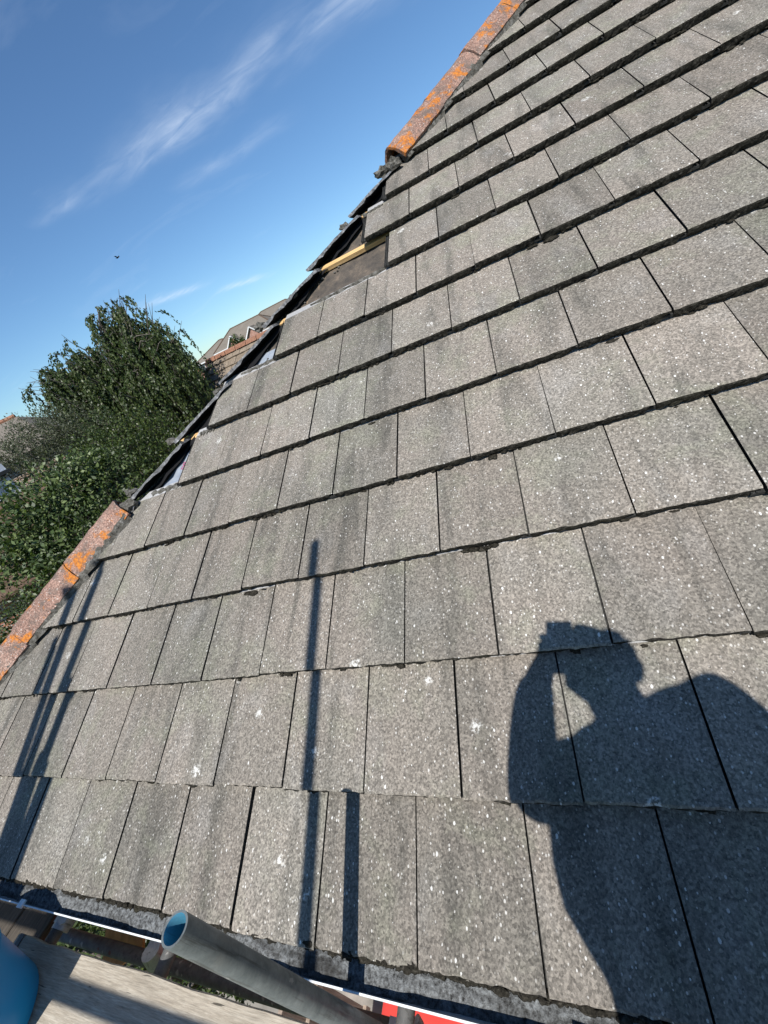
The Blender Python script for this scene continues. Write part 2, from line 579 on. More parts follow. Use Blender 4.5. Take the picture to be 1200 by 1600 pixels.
leafmat('birch_leaf', (.024, .042, .012), (.050, .076, .022), (.105, .130, .042), .32)
leafmat('broad_leaf', (.030, .050, .016), (.065, .100, .032), (.15, .19, .07), .25, .5)
leafmat('hedge_leaf', (.018, .032, .009), (.036, .060, .014), (.085, .110, .024), .25)
leafmat('shrub_leaf', (.040, .050, .028), (.070, .082, .045), (.105, .115, .065), .25)
mt, t, b = mat('bark', (.09, .075, .06), .95)
n1 = noise(t, mapping(t, wpos(t), (6, 6, 1.5)), 3, 4, .7)
t.links.new(ramp(t, n1, [(.3, (.05, .042, .034)), (.7, (.16, .14, .12))]), b.inputs['Base Color'])
mat('twig', (.13, .105, .085), .9)
mt, t, b = mat('grass', (.04, .07, .015), .95)
n1 = noise(t, wpos(t), .5, 5, .7)
n2 = noise(t, wpos(t), 14, 4, .7)
c = ramp(t, n1, [(.3, (.030, .050, .012)), (.7, (.065, .085, .022))])
c = mixc(t, 1.0, c, ramp(t, n2, [(.3, .6), (.7, 1.3)]), 'MULTIPLY')
t.links.new(c, b.inputs['Base Color'])
mt, t, b = mat('paving', (.25, .23, .2), .9)
n1 = noise(t, wpos(t), 3, 5, .7)
t.links.new(ramp(t, n1, [(.3, (.17, .16, .14)), (.7, (.30, .28, .25))]), b.inputs['Base Color'])
mat('feather', (.02, .02, .022), .8)


# ------------------------------------------------------------------ mesh helpers
class MB:
    def __init__(s):
        s.v, s.f, s.mi = [], [], []

    def add(s, vs, fs, mi=0):
        k = len(s.v)
        s.v += [tuple(v) for v in vs]
        s.f += [tuple(i + k for i in f) for f in fs]
        s.mi += [mi] * len(fs)

    def box(s, lo, hi, mi=0, xf=None):
        (a, b_, c), (d, e, f_) = lo, hi
        vs = [Vector(q) for q in ((a, b_, c), (d, b_, c), (d, e, c), (a, e, c), (a, b_, f_), (d, b_, f_), (d, e, f_), (a, e, f_))]
        if xf:
            vs = [xf(v) for v in vs]
        s.add(vs, [(0, 3, 2, 1), (4, 5, 6, 7), (0, 1, 5, 4), (1, 2, 6, 5), (2, 3, 7, 6), (3, 0, 4, 7)], mi)

    def tube(s, pts, rads, seg=12, mi=0, cap=True):
        pts = [Vector(p) for p in pts]
        if isinstance(rads, (int, float)):
            rads = [rads] * len(pts)
        k = len(s.v)
        for i, p in enumerate(pts):
            d = (pts[min(i + 1, len(pts) - 1)] - pts[max(i - 1, 0)]).normalized()
            a = d.orthogonal().normalized() if i == 0 else (a - d * a.dot(d)).normalized()
            b_ = d.cross(a)
            for j in range(seg):
                th = 2 * math.pi * j / seg
                s.v.append(tuple(p + (a * math.cos(th) + b_ * math.sin(th)) * rads[i]))
        for i in range(len(pts) - 1):
            for j in range(seg):
                j2 = (j + 1) % seg
                s.f.append((k + i * seg + j, k + i * seg + j2, k + (i + 1) * seg + j2, k + (i + 1) * seg + j))
                s.mi.append(mi)
        if cap:
            s.f.append(tuple(k + j for j in range(seg - 1, -1, -1)))
            s.f.append(tuple(k + (len(pts) - 1) * seg + j for j in range(seg)))
            s.mi += [mi, mi]

    def pipe(s, a, b_, ro, ri, seg=24, mi=0, mi_in=0):
        """hollow tube"""
        a, b_ = Vector(a), Vector(b_)
        d = (b_ - a).normalized()
        u = d.orthogonal().normalized()
        w = d.cross(u)
        k = len(s.v)
        for p in (a, b_):
            for r in (ro, ri):
                for j in range(seg):
                    th = 2 * math.pi * j / seg
                    s.v.append(tuple(p + (u * math.cos(th) + w * math.sin(th)) * r))
        for j in range(seg):
            j2 = (j + 1) % seg
            A0, A1, B0, B1 = k, k + seg, k + 2 * seg, k + 3 * seg
            s.f += [(A0 + j, A0 + j2, B0 + j2, B0 + j), (A1 + j2, A1 + j, B1 + j, B1 + j2),
                    (A0 + j2, A0 + j, A1 + j, A1 + j2), (B0 + j, B0 + j2, B1 + j2, B1 + j)]
            s.mi += [mi, mi_in, mi, mi]

    def mesh(s, name, mats, smooth=False):
        me = bpy.data.meshes.new(name)
        me.from_pydata(s.v, [], s.f)
        for mn in mats:
            me.materials.append(MAT[mn])
        me.polygons.foreach_set('material_index', s.mi)
        if smooth:
            me.polygons.foreach_set('use_smooth', [True] * len(me.polygons))
        me.update()
        return me

    def build(s, name, mats, parent=None, smooth=False, loc=None, auto=None):
        if isinstance(mats, str):
            mats = [mats]
        me = s.mesh(name, mats, smooth)
        o = bpy.data.objects.new(name, me)
        COL.objects.link(o)
        if parent:
            o.parent = parent
        if loc is not None:
            o.location = loc
        if auto:
            try:
                me.set_sharp_from_angle(angle=R(auto))
            except Exception:
                pass
        return o


def empty(name, loc=(0, 0, 0)):
    o = bpy.data.objects.new(name, None)
    o.empty_display_size = .1
    COL.objects.link(o)
    o.location = loc
    return o


def tag(o, label, cat, group=None):
    o['label'] = label
    o['category'] = cat
    if group:
        o['group'] = group
    return o


def struct(o):
    o['kind'] = 'structure'
    return o


def at(az, D, slope):
    """a point seen from the scaffold: bearing in degrees from +Y, distance, tangent of its elevation"""
    return Vector((CW.x + D * math.sin(R(az)), CW.y + D * math.cos(R(az)), CW.z + D * slope))


def subsurf_plane(name, lo, hi, z, mname):
    b_ = MB()
    b_.add([(lo[0], lo[1], z), (hi[0], lo[1], z), (hi[0], hi[1], z), (lo[0], hi[1], z)], [(0, 1, 2, 3)])
    return struct(b_.build(name, mname))


# ------------------------------------------------------------------ ground
subsurf_plane('ground', (-900, -900), (900, 1200), GZ, 'grass')
pb = MB()
pb.box((XH - 1.4, -2.6, GZ - .2), (9.5, -.9 + 2.4, GZ + .02))
struct(pb.build('patio', 'paving'))

# ------------------------------------------------------------------ the house
house = empty('house', (0, 0, GZ))
tag(house, 'house with grey concrete tiled hipped roof being repaired along its hip', 'house')
HO = Vector((0, 0, -GZ))      # children are written in world coordinates


def hpart(b_, name, mats, **kw):
    o = b_.build(name, mats, None, **kw)
    o.parent = house
    o.location = Vector(o.location) + HO
    return o


RIDGE_S = NCOURSE * GA
RY = RIDGE_S * CP
RX1 = 8.6
w = MB()
w.box((XH + .42, .42, GZ), (RX1, 2 * RY - .42, -.16))
hpart(w, 'wall', 'brick_red')
w = MB()
w.box((XH + .06, .06, -.17), (RX1, .42, -.15))
w.box((XH + .06, .42, -.17), (XH + .42, 2 * RY, -.15))
hpart(w, 'soffit', 'white_plastic')
w = MB()
w.box((XH + .04, .058, -.235), (RX1, .078, -.075))
hpart(w, 'fascia', 'white_plastic')

# roof deck: rafters' plane under the felt, plus side and rear slopes
UN = -.100


def deck_mesh(n):
    d = MB()
    A, B = pw(XH, 0, n), pw(RX1, 0, n)
    C_, D = pw(RX1, RIDGE_S, n), pw(hip_x(RIDGE_S), RIDGE_S, n)
    k = .10
    A = pw(hip_x(.05), .05, n)
    B = pw(RX1, .05, n)
    vs = [A, B, C_, D]
    d.add(vs, [(0, 1, 2, 3)])
    return d


roof = hpart(deck_mesh(UN - .02), 'roof', 'felt')


def rpart(b_, name, mats, **kw):
    o = b_.build(name, mats, None, **kw)
    o.parent = roof
    return o


# side (hip end) slope and rear slope: stepped courses joined, out of the picture
sd = MB()
for c_ in range(NCOURSE):
    s0, s1 = c_ * GA, (c_ + 1) * GA + .06
    for (n0, n1, sa, sb) in ((0, -RISE * (s1 - s0) / GA, s0, s1),):
        x0a, x0b = hip_x(s0) + .10, hip_x(s1) + .10
        xe_a, xe_b = 2 * RY + XH - s0 * CP, 2 * RY + XH - s1 * CP
        vs = [side(pw(x0a, s0, 0)), side(pw(xe_a, s0, 0)), side(pw(xe_b, s1, n1)), side(pw(x0b, s1, n1)),
              side(pw(x0a, s0, -.035)), side(pw(xe_a, s0, -.035))]
        sd.add(vs, [(0, 3, 2, 1), (0, 1, 5, 4)])
o = rpart(sd, 'side_slope_tiles', 'tile_face')
o['kind'] = 'stuff'
rd = MB()
for c_ in range(NCOURSE):
    s0, s1 = c_ * GA, (c_ + 1) * GA + .06
    n1 = -RISE * (s1 - s0) / GA
    f_ = lambda v: Vector((v.x, 2 * RY - v.y, v.z))
    vs = [f_(pw(hip_x(s0), s0)), f_(pw(RX1, s0)), f_(pw(RX1, s1, n1)), f_(pw(hip_x(s1), s1, n1)),
          f_(pw(hip_x(s0), s0, -.035)), f_(pw(RX1, s0, -.035))]
    rd.add(vs, [(0, 3, 2, 1), (0, 1, 5, 4)])
o = rpart(rd, 'rear_slope_tiles', 'tile_face')
o['kind'] = 'stuff'

# ---- concrete interlocking tiles
TH = .0365
TL = .42


def tile_mesh_data(seed, gap=.004):
    r = random.Random(seed)
    b_ = MB()
    NX = 20
    xs = [gap / 2 + (TW - gap) * i / NX for i in range(NX + 1)]
    rows = []
    jt = [r.gauss(0, .0010) for _ in xs]
    jm = [r.gauss(0, .0022) for _ in xs]
    jb = [r.gauss(0, .0028) for _ in xs]
    chip = [0] * (NX + 1)
    for _ in range(r.randint(0, 2)):
        q = r.randint(1, NX - 2)
        chip[q] += r.uniform(.001, .003)
        chip[q + 1] += r.uniform(.001, .002)
    th = [(.012 if x > TW - .030 else TH) for x in xs]
    k = 0
    V = []
    V += [(x, .006 + jb[i], -th[i]) for i, x in enumerate(xs)]                                # 0 nose bottom
    V += [(x, .001 + jm[i], -th[i] * .62 + r.gauss(0, .002)) for i, x in enumerate(xs)]       # 1
    V += [(x, -.001 + jm[i] * .6 + chip[i] * .5, -th[i] * .28) for i, x in enumerate(xs)]     # 2
    V += [(x, .000 + jt[i] + chip[i], -.0025 - abs(jt[i])) for i, x in enumerate(xs)]         # 3 nose top
    V += [(x, .006 + jt[i] + chip[i], 0) for i, x in enumerate(xs)]                           # 4 face start
    V += [(x, GA + .008, 0) for x in xs]                                                      # 5 exposed end
    V += [(x, TL, -.004) for x in xs]                                                         # 6 head
    V += [(x, TL, -.022) for x in xs]                                                         # 7 head bottom
    W = NX + 1
    F, MI = [], []
    for rr in range(7):
        for i in range(NX):
            F.append((rr * W + i, rr * W + i + 1, (rr + 1) * W + i + 1, (rr + 1) * W + i))
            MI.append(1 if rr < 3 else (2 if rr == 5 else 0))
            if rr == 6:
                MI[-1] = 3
    for i in range(NX):                                                                       # underside
        F.append((i + 1, i, 7 * W + i, 7 * W + i + 1))
        MI.append(3)
    # sides
    F.append(tuple([rr * W for rr in range(7, -1, -1)]))
    MI.append(3)
    F.append(tuple([rr * W + NX for rr in range(8)]))
    MI.append(3)
    b_.v = V
    b_.f = F
    b_.mi = MI
    # interlocking channel under the left-hand neighbour
    for (xa, xb, za, zb) in ((-.029, gap / 2 - .0003, -.030, -.020), (-.029, -.025, -.0195, -.0145), (-.018, -.014, -.0195, -.0150)):
        b_.box((xa, .004, za), (xb, TL - .01, zb), 3)
    return b_


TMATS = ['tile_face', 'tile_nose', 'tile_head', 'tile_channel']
TMESH = [tile_mesh_data(100 + i, random.choice((.007, .008, .009, .010))).mesh('roof_tile', TMATS) for i in range(10)]
TMESH_TIGHT = [tile_mesh_data(140 + i, (.0045, .005, .005, .006, .0065, .008)[i % 6]).mesh('roof_tile', TMATS) for i in range(12)]

LEFT_END = {5: .30, 6: .45, 7: .90, 8: 1.65, 9: 1.50, 10: 1.65}
XSPLIT = 4.35
trnd = random.Random(21)


def tile_matrix(x, s, n, rz=0.0, rx=0.0):
    return Matrix.Translation(pw(x, s, n)) @ Matrix.Rotation(PIT - TILT + rx, 4, 'X') @ Matrix.Rotation(rz, 4, 'Z')


def cut_mesh(me, mtx, planes):
    """cut a copy of a tile with world-space planes (co, no); the side the normal points to goes"""
    bm = bmesh.new()
    bm.from_mesh(me)
    inv = mtx.inverted()
    for co, no in planes:
        c2 = inv @ co
        n2 = (inv.to_3x3() @ no)
        g = bm.verts[:] + bm.edges[:] + bm.faces[:]
        res = bmesh.ops.bisect_plane(bm, geom=g, plane_co=c2, plane_no=n2, clear_outer=True)
        ed = [e for e in res['geom_cut'] if isinstance(e, bmesh.types.BMEdge)]
        bmesh.ops.holes_fill(bm, edges=ed)
    if not bm.faces:
        bm.free()
        return None
    out = bpy.data.meshes.new('roof_tile')
    bm.to_mesh(out)
    bm.free()
    for mn in TMATS:
        out.materials.append(MAT[mn])
    return out


HIPN = Vector((-1, 1, 0)).normalized()
HIPC = Vector((XH + .035, 0, 0))
farv = MB()
ntile = 0
for c_ in range(NCOURSE):
    s = c_ * GA
    off = .5 * TW if c_ % 2 == 0 else 0.0
    xs0 = LEFT_END.get(c_, None)
    start = hip_x(s) - .02 if xs0 is None else xs0 + .01
    i0 = math.floor((start - off) / TW + 1e-6)
    if xs0 is not None:
        i0 = round((xs0 - off) / TW)
    i = i0
    while True:
        x = off + i * TW
        if x > XSPLIT:
            break
        jn, js = trnd.gauss(0, .0012), trnd.gauss(0, .0022)
        rz = trnd.gauss(0, .0022)
        mtx = tile_matrix(x + trnd.gauss(0, .0008), s + js, jn, rz, trnd.gauss(0, .0025))
        me = trnd.choice(TMESH if x < 1.15 else TMESH_TIGHT)
        if xs0 is None and x - .03 < hip_x(s + TL) + .03:
            me = cut_mesh(me, mtx, [(HIPC, HIPN)])
        if me is not None:
            o = bpy.data.objects.new('roof_tile', me)
            COL.objects.link(o)
            o.parent = roof
            o.matrix_local = mtx
            ntile += 1
        i += 1
    # the rest of the course, beyond the picture
    x = off + i * TW
    n1 = -RISE * 1.17
    farv.add([pw(x, s), pw(RX1, s), pw(RX1, s + GA * 1.17, n1), pw(x, s + GA * 1.17, n1), pw(x, s, -TH), pw(RX1, s, -TH)],
             [(0, 1, 2, 3), (1, 0, 4, 5)])
o = rpart(farv, 'roof_tiles_beyond_view', 'tile_face')
o['kind'] = 'stuff'
print('tiles', ntile)

# ridge along the top
rg = MB()
for i in range(11):
    xa = hip_x(RIDGE_S) + .45 * i
    prof = [(-.12, -.045), (-.07, .02), (0, .055), (.07, .02), (.12, -.045)]
    top = RIDGE_S * SP
    vs = [(xa, RY + a, top + b_) for a, b_ in prof] + [(xa + .44, RY + a, top + b_) for a, b_ in prof]
    rg.add(vs, [(j, j + 5, j + 6, j + 1) for j in range(4)])
o = rpart(rg, 'ridge_tiles', 'hip_clay')
o['kind'] = 'stuff'

# ---- felt and membrane where tiles are missing
fr = random.Random(5)


def sheet(x_of, s0, s1, nx, ns, n, amp, seed, wmax):
    r = random.Random(seed)
    b_ = MB()
    ph = [r.uniform(0, 6.28) for _ in range(6)]
    for j in range(ns + 1):
        s = s0 + (s1 - s0) * j / ns
        xa = x_of(s)
        for i in range(nx + 1):
            x = xa + wmax * i / nx
            z = amp * (math.sin(9 * x + 5 * s + ph[0]) + .7 * math.sin(21 * x - 13 * s + ph[1]) + .5 * math.sin(31 * s + 7 * x + ph[2]))
            b_.v.append(tuple(pw(x, s, n + z)))
    for j in range(ns):
        for i in range(nx):
            b_.f.append((j * (nx + 1) + i, j * (nx + 1) + i + 1, (j + 1) * (nx + 1) + i + 1, (j + 1) * (nx + 1) + i))
            b_.mi.append(0)
    return b_


b_ = sheet(lambda s: hip_x(s) + .01, 2.62, 4.1, 24, 30, UN + .003, .0032, 3, 1.3)
rpart(b_, 'felt_underlay', 'felt', smooth=True)
b_ = sheet(lambda s: hip_x(s) + .085, 1.60, 2.66, 20, 24, UN + .012, .0028, 8, 1.1)
rpart(b_, 'breathable_membrane', 'membrane', smooth=True)
b_ = sheet(lambda s: hip_x(s) + .005, 1.50, 2.70, 6, 24, UN + .004, .0015, 9, .2)
rpart(b_, 'felt_underlay', 'felt', smooth=True)


def letters(txt, x, s, size):
    cu = bpy.data.curves.new('print', 'FONT')
    cu.body = txt
    cu.size = size
    cu.extrude = .0004
    ob = bpy.data.objects.new('printed_lettering', cu)
    COL.objects.link(ob)
    dg = bpy.context.evaluated_depsgraph_get()
    me = bpy.data.meshes.new_from_object(ob.evaluated_get(dg))
    bpy.data.objects.remove(ob)
    o = bpy.data.objects.new('printed_lettering', me)
    me.materials.clear()
    me.materials.append(MAT['print_magenta'])
    COL.objects.link(o)
    o.parent = roof
    o.matrix_local = Matrix.Translation(pw(x, s, UN + .021)) @ Matrix.Rotation(PIT, 4, 'X') @ Matrix.Rotation(R(78), 4, 'Z')


# ---- battens (each one a length of sawn timber under the tile heads)
def batten(s, xa, xb, jag=0.0):
    b_ = MB()
    k = .019
    hb = .025
    vs = []
    for x in (xa, xb):
        d = jag if x == xa else 0
        vs += [pw(x - d, s - k, UN + .012), pw(x, s + k, UN + .012), pw(x + d * .4, s + k, UN + .012 + hb), pw(x, s - k, UN + .012 + hb)]
    L = (pw(xb, s) - pw(xa, s)).length
    b_.add(vs, [(0, 1, 2, 3), (7, 6, 5, 4), (0, 4, 5, 1), (1, 5, 6, 2), (2, 6, 7, 3), (3, 7, 4, 0)])
    return rpart(b_, 'batten', 'batten_wood')


def bat_s(c_):
    return c_ * GA + TL - .03


for c_, x0 in ((4, .10), (5, .13), (6, .52), (7, .765), (8, 1.085), (9, 1.37), (10, 1.75)):
    batten(bat_s(c_), x0, 4.3, fr.uniform(.0, .02))

# ---- cut tiles of the side slope standing proud along the opened hip
for c_ in range(4, 12):
    r = random.Random(300 + c_)
    s0, s1 = c_ * GA - .005, c_ * GA + TL - .03
    NS = 14
    b_ = MB()
    top, bot, tin, bin_ = [], [], [], []
    ov0 = {4: .045, 5: .048, 6: .045, 7: .048, 8: .055, 9: .055, 10: .055, 11: .04}[c_]
    for j in range(NS + 1):
        q = j / NS
        s = s0 + (s1 - s0) * q
        ov = ov0 - .022 + .044 * q + r.gauss(0, .005) + .008 * math.sin(q * 9 + c_)
        n = -RISE * (s - s0) / GA - .006
        xo = hip_x(s) - ov
        xi = hip_x(s) + .14
        th = .016 + r.gauss(0, .0035)
        top.append(side(pw(xo + .004, s, n)))
        bot.append(side(pw(xo, s, n - th)))
        tin.append(side(pw(xi, s, n)))
        bin_.append(side(pw(xi, s, n - .02)))
    W = NS + 1
    b_.v = [tuple(v) for v in top + bot + tin + bin_]
    for j in range(NS):
        b_.f += [(j, j + 1, W + j + 1, W + j), (j + 1, j, 2 * W + j, 2 * W + j + 1), (W + j, W + j + 1, 3 * W + j + 1, 3 * W + j)]
        b_.mi += [0, 1, 2]
    b_.f += [(0, W, 3 * W, 2 * W), (NS, 2 * W + NS, 3 * W + NS, W + NS)]
    b_.mi += [0, 0]
    rpart(b_, 'cut_tile', ['slate_edge', 'tile_face', 'shade_black'])

# hip rafter and felt lapped over it, the gap's shade put into its black
HD = Vector((CP, CP, SP)).normalized()          # up the hip (world)
HW = Vector((1, -1, 0)).normalized()            # across it, towards the front slope
HU = HW.cross(HD).normalized()
if HU.z < 0:
    HU = -HU


def hp(s, w_, u):
    return Vector((hip_x(s), s * CP, s * SP)) + HW * w_ + HU * u


b_ = MB()
for (sa, sb) in ((.1, RIDGE_S - .05),):
    vs = [hp(sa, -.025, -.115), hp(sa, .025, -.115), hp(sa, .025, -.26), hp(sa, -.025, -.26)]
    vs += [hp(sb, -.025, -.115), hp(sb, .025, -.115), hp(sb, .025, -.26), hp(sb, -.025, -.26)]
    b_.add(vs, [(0, 1, 5, 4), (1, 2, 6, 5), (3, 0, 4, 7), (2, 3, 7, 6), (0, 3, 2, 1), (4, 5, 6, 7)])
rpart(b_, 'hip_rafter', 'old_shade_timber')
b_ = MB()
r = random.Random(77)
NS = 60
prof = [(-.16, -.135), (-.06, -.09), (.0, -.075), (.025, -.082), (.05, -.092)]
for j in range(NS + 1):
    s = 1.55 + 2.5 * j / NS
    for k_, (a, u) in enumerate(prof):
        b_.v.append(tuple(hp(s, a + (r.gauss(0, .012) if k_ == 4 else 0), u + r.gauss(0, .004))))
for j in range(NS):
    for k_ in range(4):
        b_.f.append((j * 5 + k_, (j + 1) * 5 + k_, (j + 1) * 5 + k_ + 1, j * 5 + k_ + 1))
        b_.mi.append(0)
rpart(b_, 'hip_felt_strip', 'shade_black', smooth=True)

# ---- hip tiles and their bedding
HL = .455 / HD.length


def cap_profile(k=1.0):
    pts = []
    for a in (-1, -.72, -.45, -.22, 0, .22, .45, .72, 1):
        w_ = .121 * a * k
        u = .060 - .096 * abs(a) ** 1.85
        pts.append((w_, u))
    return pts


def hip_cap(sa, sb, seed, lift=0.0):
    r = random.Random(seed)
    b_ = MB()
    pr = cap_profile(1 + r.gauss(0, .012))
    n_ = len(pr)
    dw, du = r.gauss(0, .004), r.gauss(0, .003) + lift
    rows = [(0, .006), (.12, .006), (.14, 0), (.5, 0), (1, -.003)]
    NR = 10
    for inner in (0, 1):
        for j in range(NR + 1):
            q = j / NR
            s = sa + (sb - sa) * q
            ex = .006 * (1 - q)
            for (w_, u) in pr:
                th = -.017 if inner else 0.0
                sc = (1 - .13 * inner)
                jj = r.gauss(0, .0016)
                b_.v.append(tuple(hp(s + (r.gauss(0, .002) if j in (0, NR) and not inner else 0), w_ * sc + dw, u + du + th + ex + jj)))
    W = n_
    for j in range(NR):
        for k_ in range(n_ - 1):
            a = j * W + k_
            b_.f.append((a, a + 1, a + W + 1, a + W))
            o_ = (NR + 1) * W
            b_.f.append((o_ + a + 1, o_ + a, o_ + a + W, o_ + a + W + 1))
    o_ = (NR + 1) * W
    for k_ in range(n_ - 1):
        b_.f.append((k_ + 1, k_, o_ + k_, o_ + k_ + 1))
        a = NR * W + k_
        b_.f.append((a, a + 1, o_ + a + 1, o_ + a))
    for j in range(NR):
        a = j * W
        b_.f.append((a, a + W, o_ + a + W, o_ + a))
        a = j * W + n_ - 1
        b_.f.append((a + W, a, o_ + a, o_ + a + W))
    b_.mi = [0] * len(b_.f)
    return rpart(b_, 'hip_tile', 'hip_clay', smooth=True, auto=40)


S_PER = .455 * HD.z / SP / HD.length if False else .455 * (CP / Vector((CP, CP, SP)).length) / CP
# hip runs in slope coordinate s: one metre of s is |(CP,CP,SP)| metres along the hip
HLEN = Vector((CP, CP, SP)).length
STEP = .455 / HLEN
LOW_TOP = 1.735
HIGH_BOT = 3.915
cap_spans = []
s = LOW_TOP
k_ = 0
while s > .12:
    cap_spans.append((max(s - STEP + .004, .02), s, k_))
    s -= STEP
    k_ += 1
s = HIGH_BOT
while s < RIDGE_S:
    cap_spans.append((s, min(s + STEP - .004, RIDGE_S + .05), k_))
    s += STEP
    k_ += 1
for sa, sb, k_ in cap_spans:
    hip_cap(sa, sb, 500 + k_)


def bedding(sa, sb, sgn, seed):
    r = random.Random(seed)
    b_ = MB()
    NS = max(8, int((sb - sa) * 60))
    for j in range(NS + 1):
        s = sa + (sb - sa) * j / NS
        g = r.gauss(0, .004)
        ri = (s / GA) % 1
        step = -RISE * ri
        o_ = .119 + g * .6 + .003 * math.sin(s * 17)
        low = -.385 * o_ + step - .012
        for (w_, u) in ((.06, .0), (.100, -.020 + r.gauss(0, .002)), (o_ - .006, -.034 + r.gauss(0, .003)), (o_ + .006, low), (.06, low - .02)):
            b_.v.append(tuple(hp(s, sgn * w_, u)))
    for j in range(NS):
        for k_ in range(4):
            f_ = (j * 5 + k_, j * 5 + k_ + 1, (j + 1) * 5 + k_ + 1, (j + 1) * 5 + k_)
            b_.f.append(f_ if sgn > 0 else f_[::-1])
    b_.f.append((4, 3, 2, 1, 0))
    b_.f.append(tuple(NS * 5 + k_ for k_ in range(5)))
    b_.mi = [0] * len(b_.f)
    return rpart(b_, 'mortar_bedding', 'mortar')


for sgn in (1, -1):
    bedding(.05, LOW_TOP - .01, sgn, 40 + sgn)
    bedding(HIGH_BOT + .01, RIDGE_S, sgn, 50 + sgn)


def lump(c, rad, seed, squash=(1, 1, .6), sub=2, rough=.09):
    r = random.Random(seed)
    bm = bmesh.new()
    bmesh.ops.create_icosphere(bm, subdivisions=sub, radius=1)
    ph = [r.uniform(0, 6.28) for _ in range(6)]
    vs = []
    for v in bm.verts:
        p = v.co
        k = 1 + .22 * math.sin(3 * p.x + ph[0]) * math.sin(4 * p.y + ph[1]) + .18 * math.sin(7 * p.z + 5 * p.x + ph[2]) + r.gauss(0, rough)
        vs.append((c[0] + p.x * rad * squash[0] * k, c[1] + p.y * rad * squash[1] * k, c[2] + p.z * rad * squash[2] * k))
    fs = [tuple(v.index for v in f.verts) for f in bm.faces]
    bm.free()
    return vs, fs


# broken mortar lumps left on the hip
for i, (s, w_, u, rad) in enumerate(((1.752, .02, -.02, .055), (1.80, -.045, .005, .035), (2.10, -.05, .004, .03), (2.42, .0, -.03, .026),
                                     (2.80, -.035, .006, .036), (3.02, .02, -.035, .022), (3.46, .012, -.02, .026), (3.86, .055, -.018, .045),
                                     (3.83, -.02, -.005, .042))):
    vs, fs = lump(hp(s, w_, u), rad, 900 + i, (1.3, .9, .7))
    b_ = MB()
    b_.add(vs, fs)
    rpart(b_, 'mortar_lump', 'mortar')

# thin mortar smear left on the tile heads next to the lower hip tile
for i, (xa, xb, s, wd) in enumerate(((.02, .30, 1.79, .030), (.34, .46, 2.125, .026), (.60, .90, 2.50, .028), (1.10, 1.62, 2.845, .020), (1.47, 1.62, 3.50, .02))):
    r = random.Random(i + 60)
    b_ = MB()
    n_ = 16
    for j in range(n_ + 1):
        x = xa + (xb - xa) * j / n_
        ww = wd * (.6 + .4 * math.sin(j * 1.7 + i)) * (1 if 0 < j < n_ else .2)
        base = (s - math.floor(s / GA + .02) * GA)
        for (ds, dn) in ((-ww, -.002), (-ww * .3, .006 + r.random() * .004), (ww * .5, .007 + r.random() * .004), (ww, -.004)):
            c_ = math.floor((s + .03) / GA) - 1
            nn = -RISE * ((s + ds) - c_ * GA) / GA
            b_.v.append(tuple(pw(x, s + ds + r.gauss(0, .002), nn + dn)))
    for j in range(n_):
        for k_ in range(3):
            b_.f.append((j * 4 + k_, (j + 1) * 4 + k_, (j + 1) * 4 + k_ + 1, j * 4 + k_ + 1))
    b_.mi = [0] * len(b_.f)
    rpart(b_, 'mortar_smear', 'mortar')

# crumbs of broken mortar lying in the opened gap
cr_ = MB()
rr_ = random.Random(88)
for q in range(46):
    s_ = rr_.uniform(1.8, 3.75)
    x_ = hip_x(s_) + rr_.uniform(.06, .30)
    rad = rr_.uniform(.003, .010)
    vs, fs = lump((0, 0, 0), rad, rr_.randint(0, 10 ** 6), (1.2, 1, .8), 1)
    c0 = pw(x_, s_, UN + .008 + rad * .6)
    cr_.add([Vector(v) + c0 for v in vs], fs)
o = rpart(cr_, 'mortar_crumbs', 'mortar')
o['kind'] = 'stuff'

# lettering printed on the membrane, part of it hidden under the tile
letters('PR', .222, 1.925, .058)

# ---- moss on the noses
mr = random.Random(11)
mv = MB()
for c_ in range(0, 13):
    s = c_ * GA
    x = max(hip_x(s) + .1, LEFT_END.get(c_, -9))
    while x < 3.9:
        x += mr.expovariate(1 / (.20 if c_ else .007))
        if mr.random() < .40:
            k = mr.randint(3, 9)
        else:
            k = 1
        for q in range(k):
            rad = mr.uniform(.003, .0085) * (1.15 if c_ == 0 else 1)
            xx = x + q * rad * mr.uniform(.8, 1.8)
            n0 = -RISE + mr.uniform(.0, .016) if c_ else mr.uniform(-.03, -.006)
            vs, fs = lump((0, 0, 0), rad, mr.randint(0, 10 ** 6), (mr.uniform(1, 2.6), mr.uniform(.6, 1.3), .75), 2 if c_ < 4 else 1)
            c0 = pw(xx, s - mr.uniform(-.003, .007), n0)
            M3 = Matrix.Rotation(PIT, 3, 'X')
            mv.add([M3 @ Vector(v) + c0 for v in vs], fs)
for q in range(8):
    c_ = mr.randint(1, 8)
    x = mr.uniform(max(.4, LEFT_END.get(c_, 0) + .2), 3.2)
    for w_ in range(mr.randint(1, 3)):
        rad = mr.uniform(.008, .017)
        vs, fs = lump((0, 0, 0), rad, mr.randint(0, 10 ** 6), (mr.uniform(1.2, 2.2), .8, .35), 2)
        c0 = pw(x + w_ * rad * 2.2, c_ * GA - rad * .5 - mr.uniform(0, .006), -RISE + .004)
        mv.add([Matrix.Rotation(PIT, 3, 'X') @ Vector(v) + c0 for v in vs], fs)
o = rpart(mv, 'moss', 'moss', smooth=True)
o['kind'] = 'stuff'

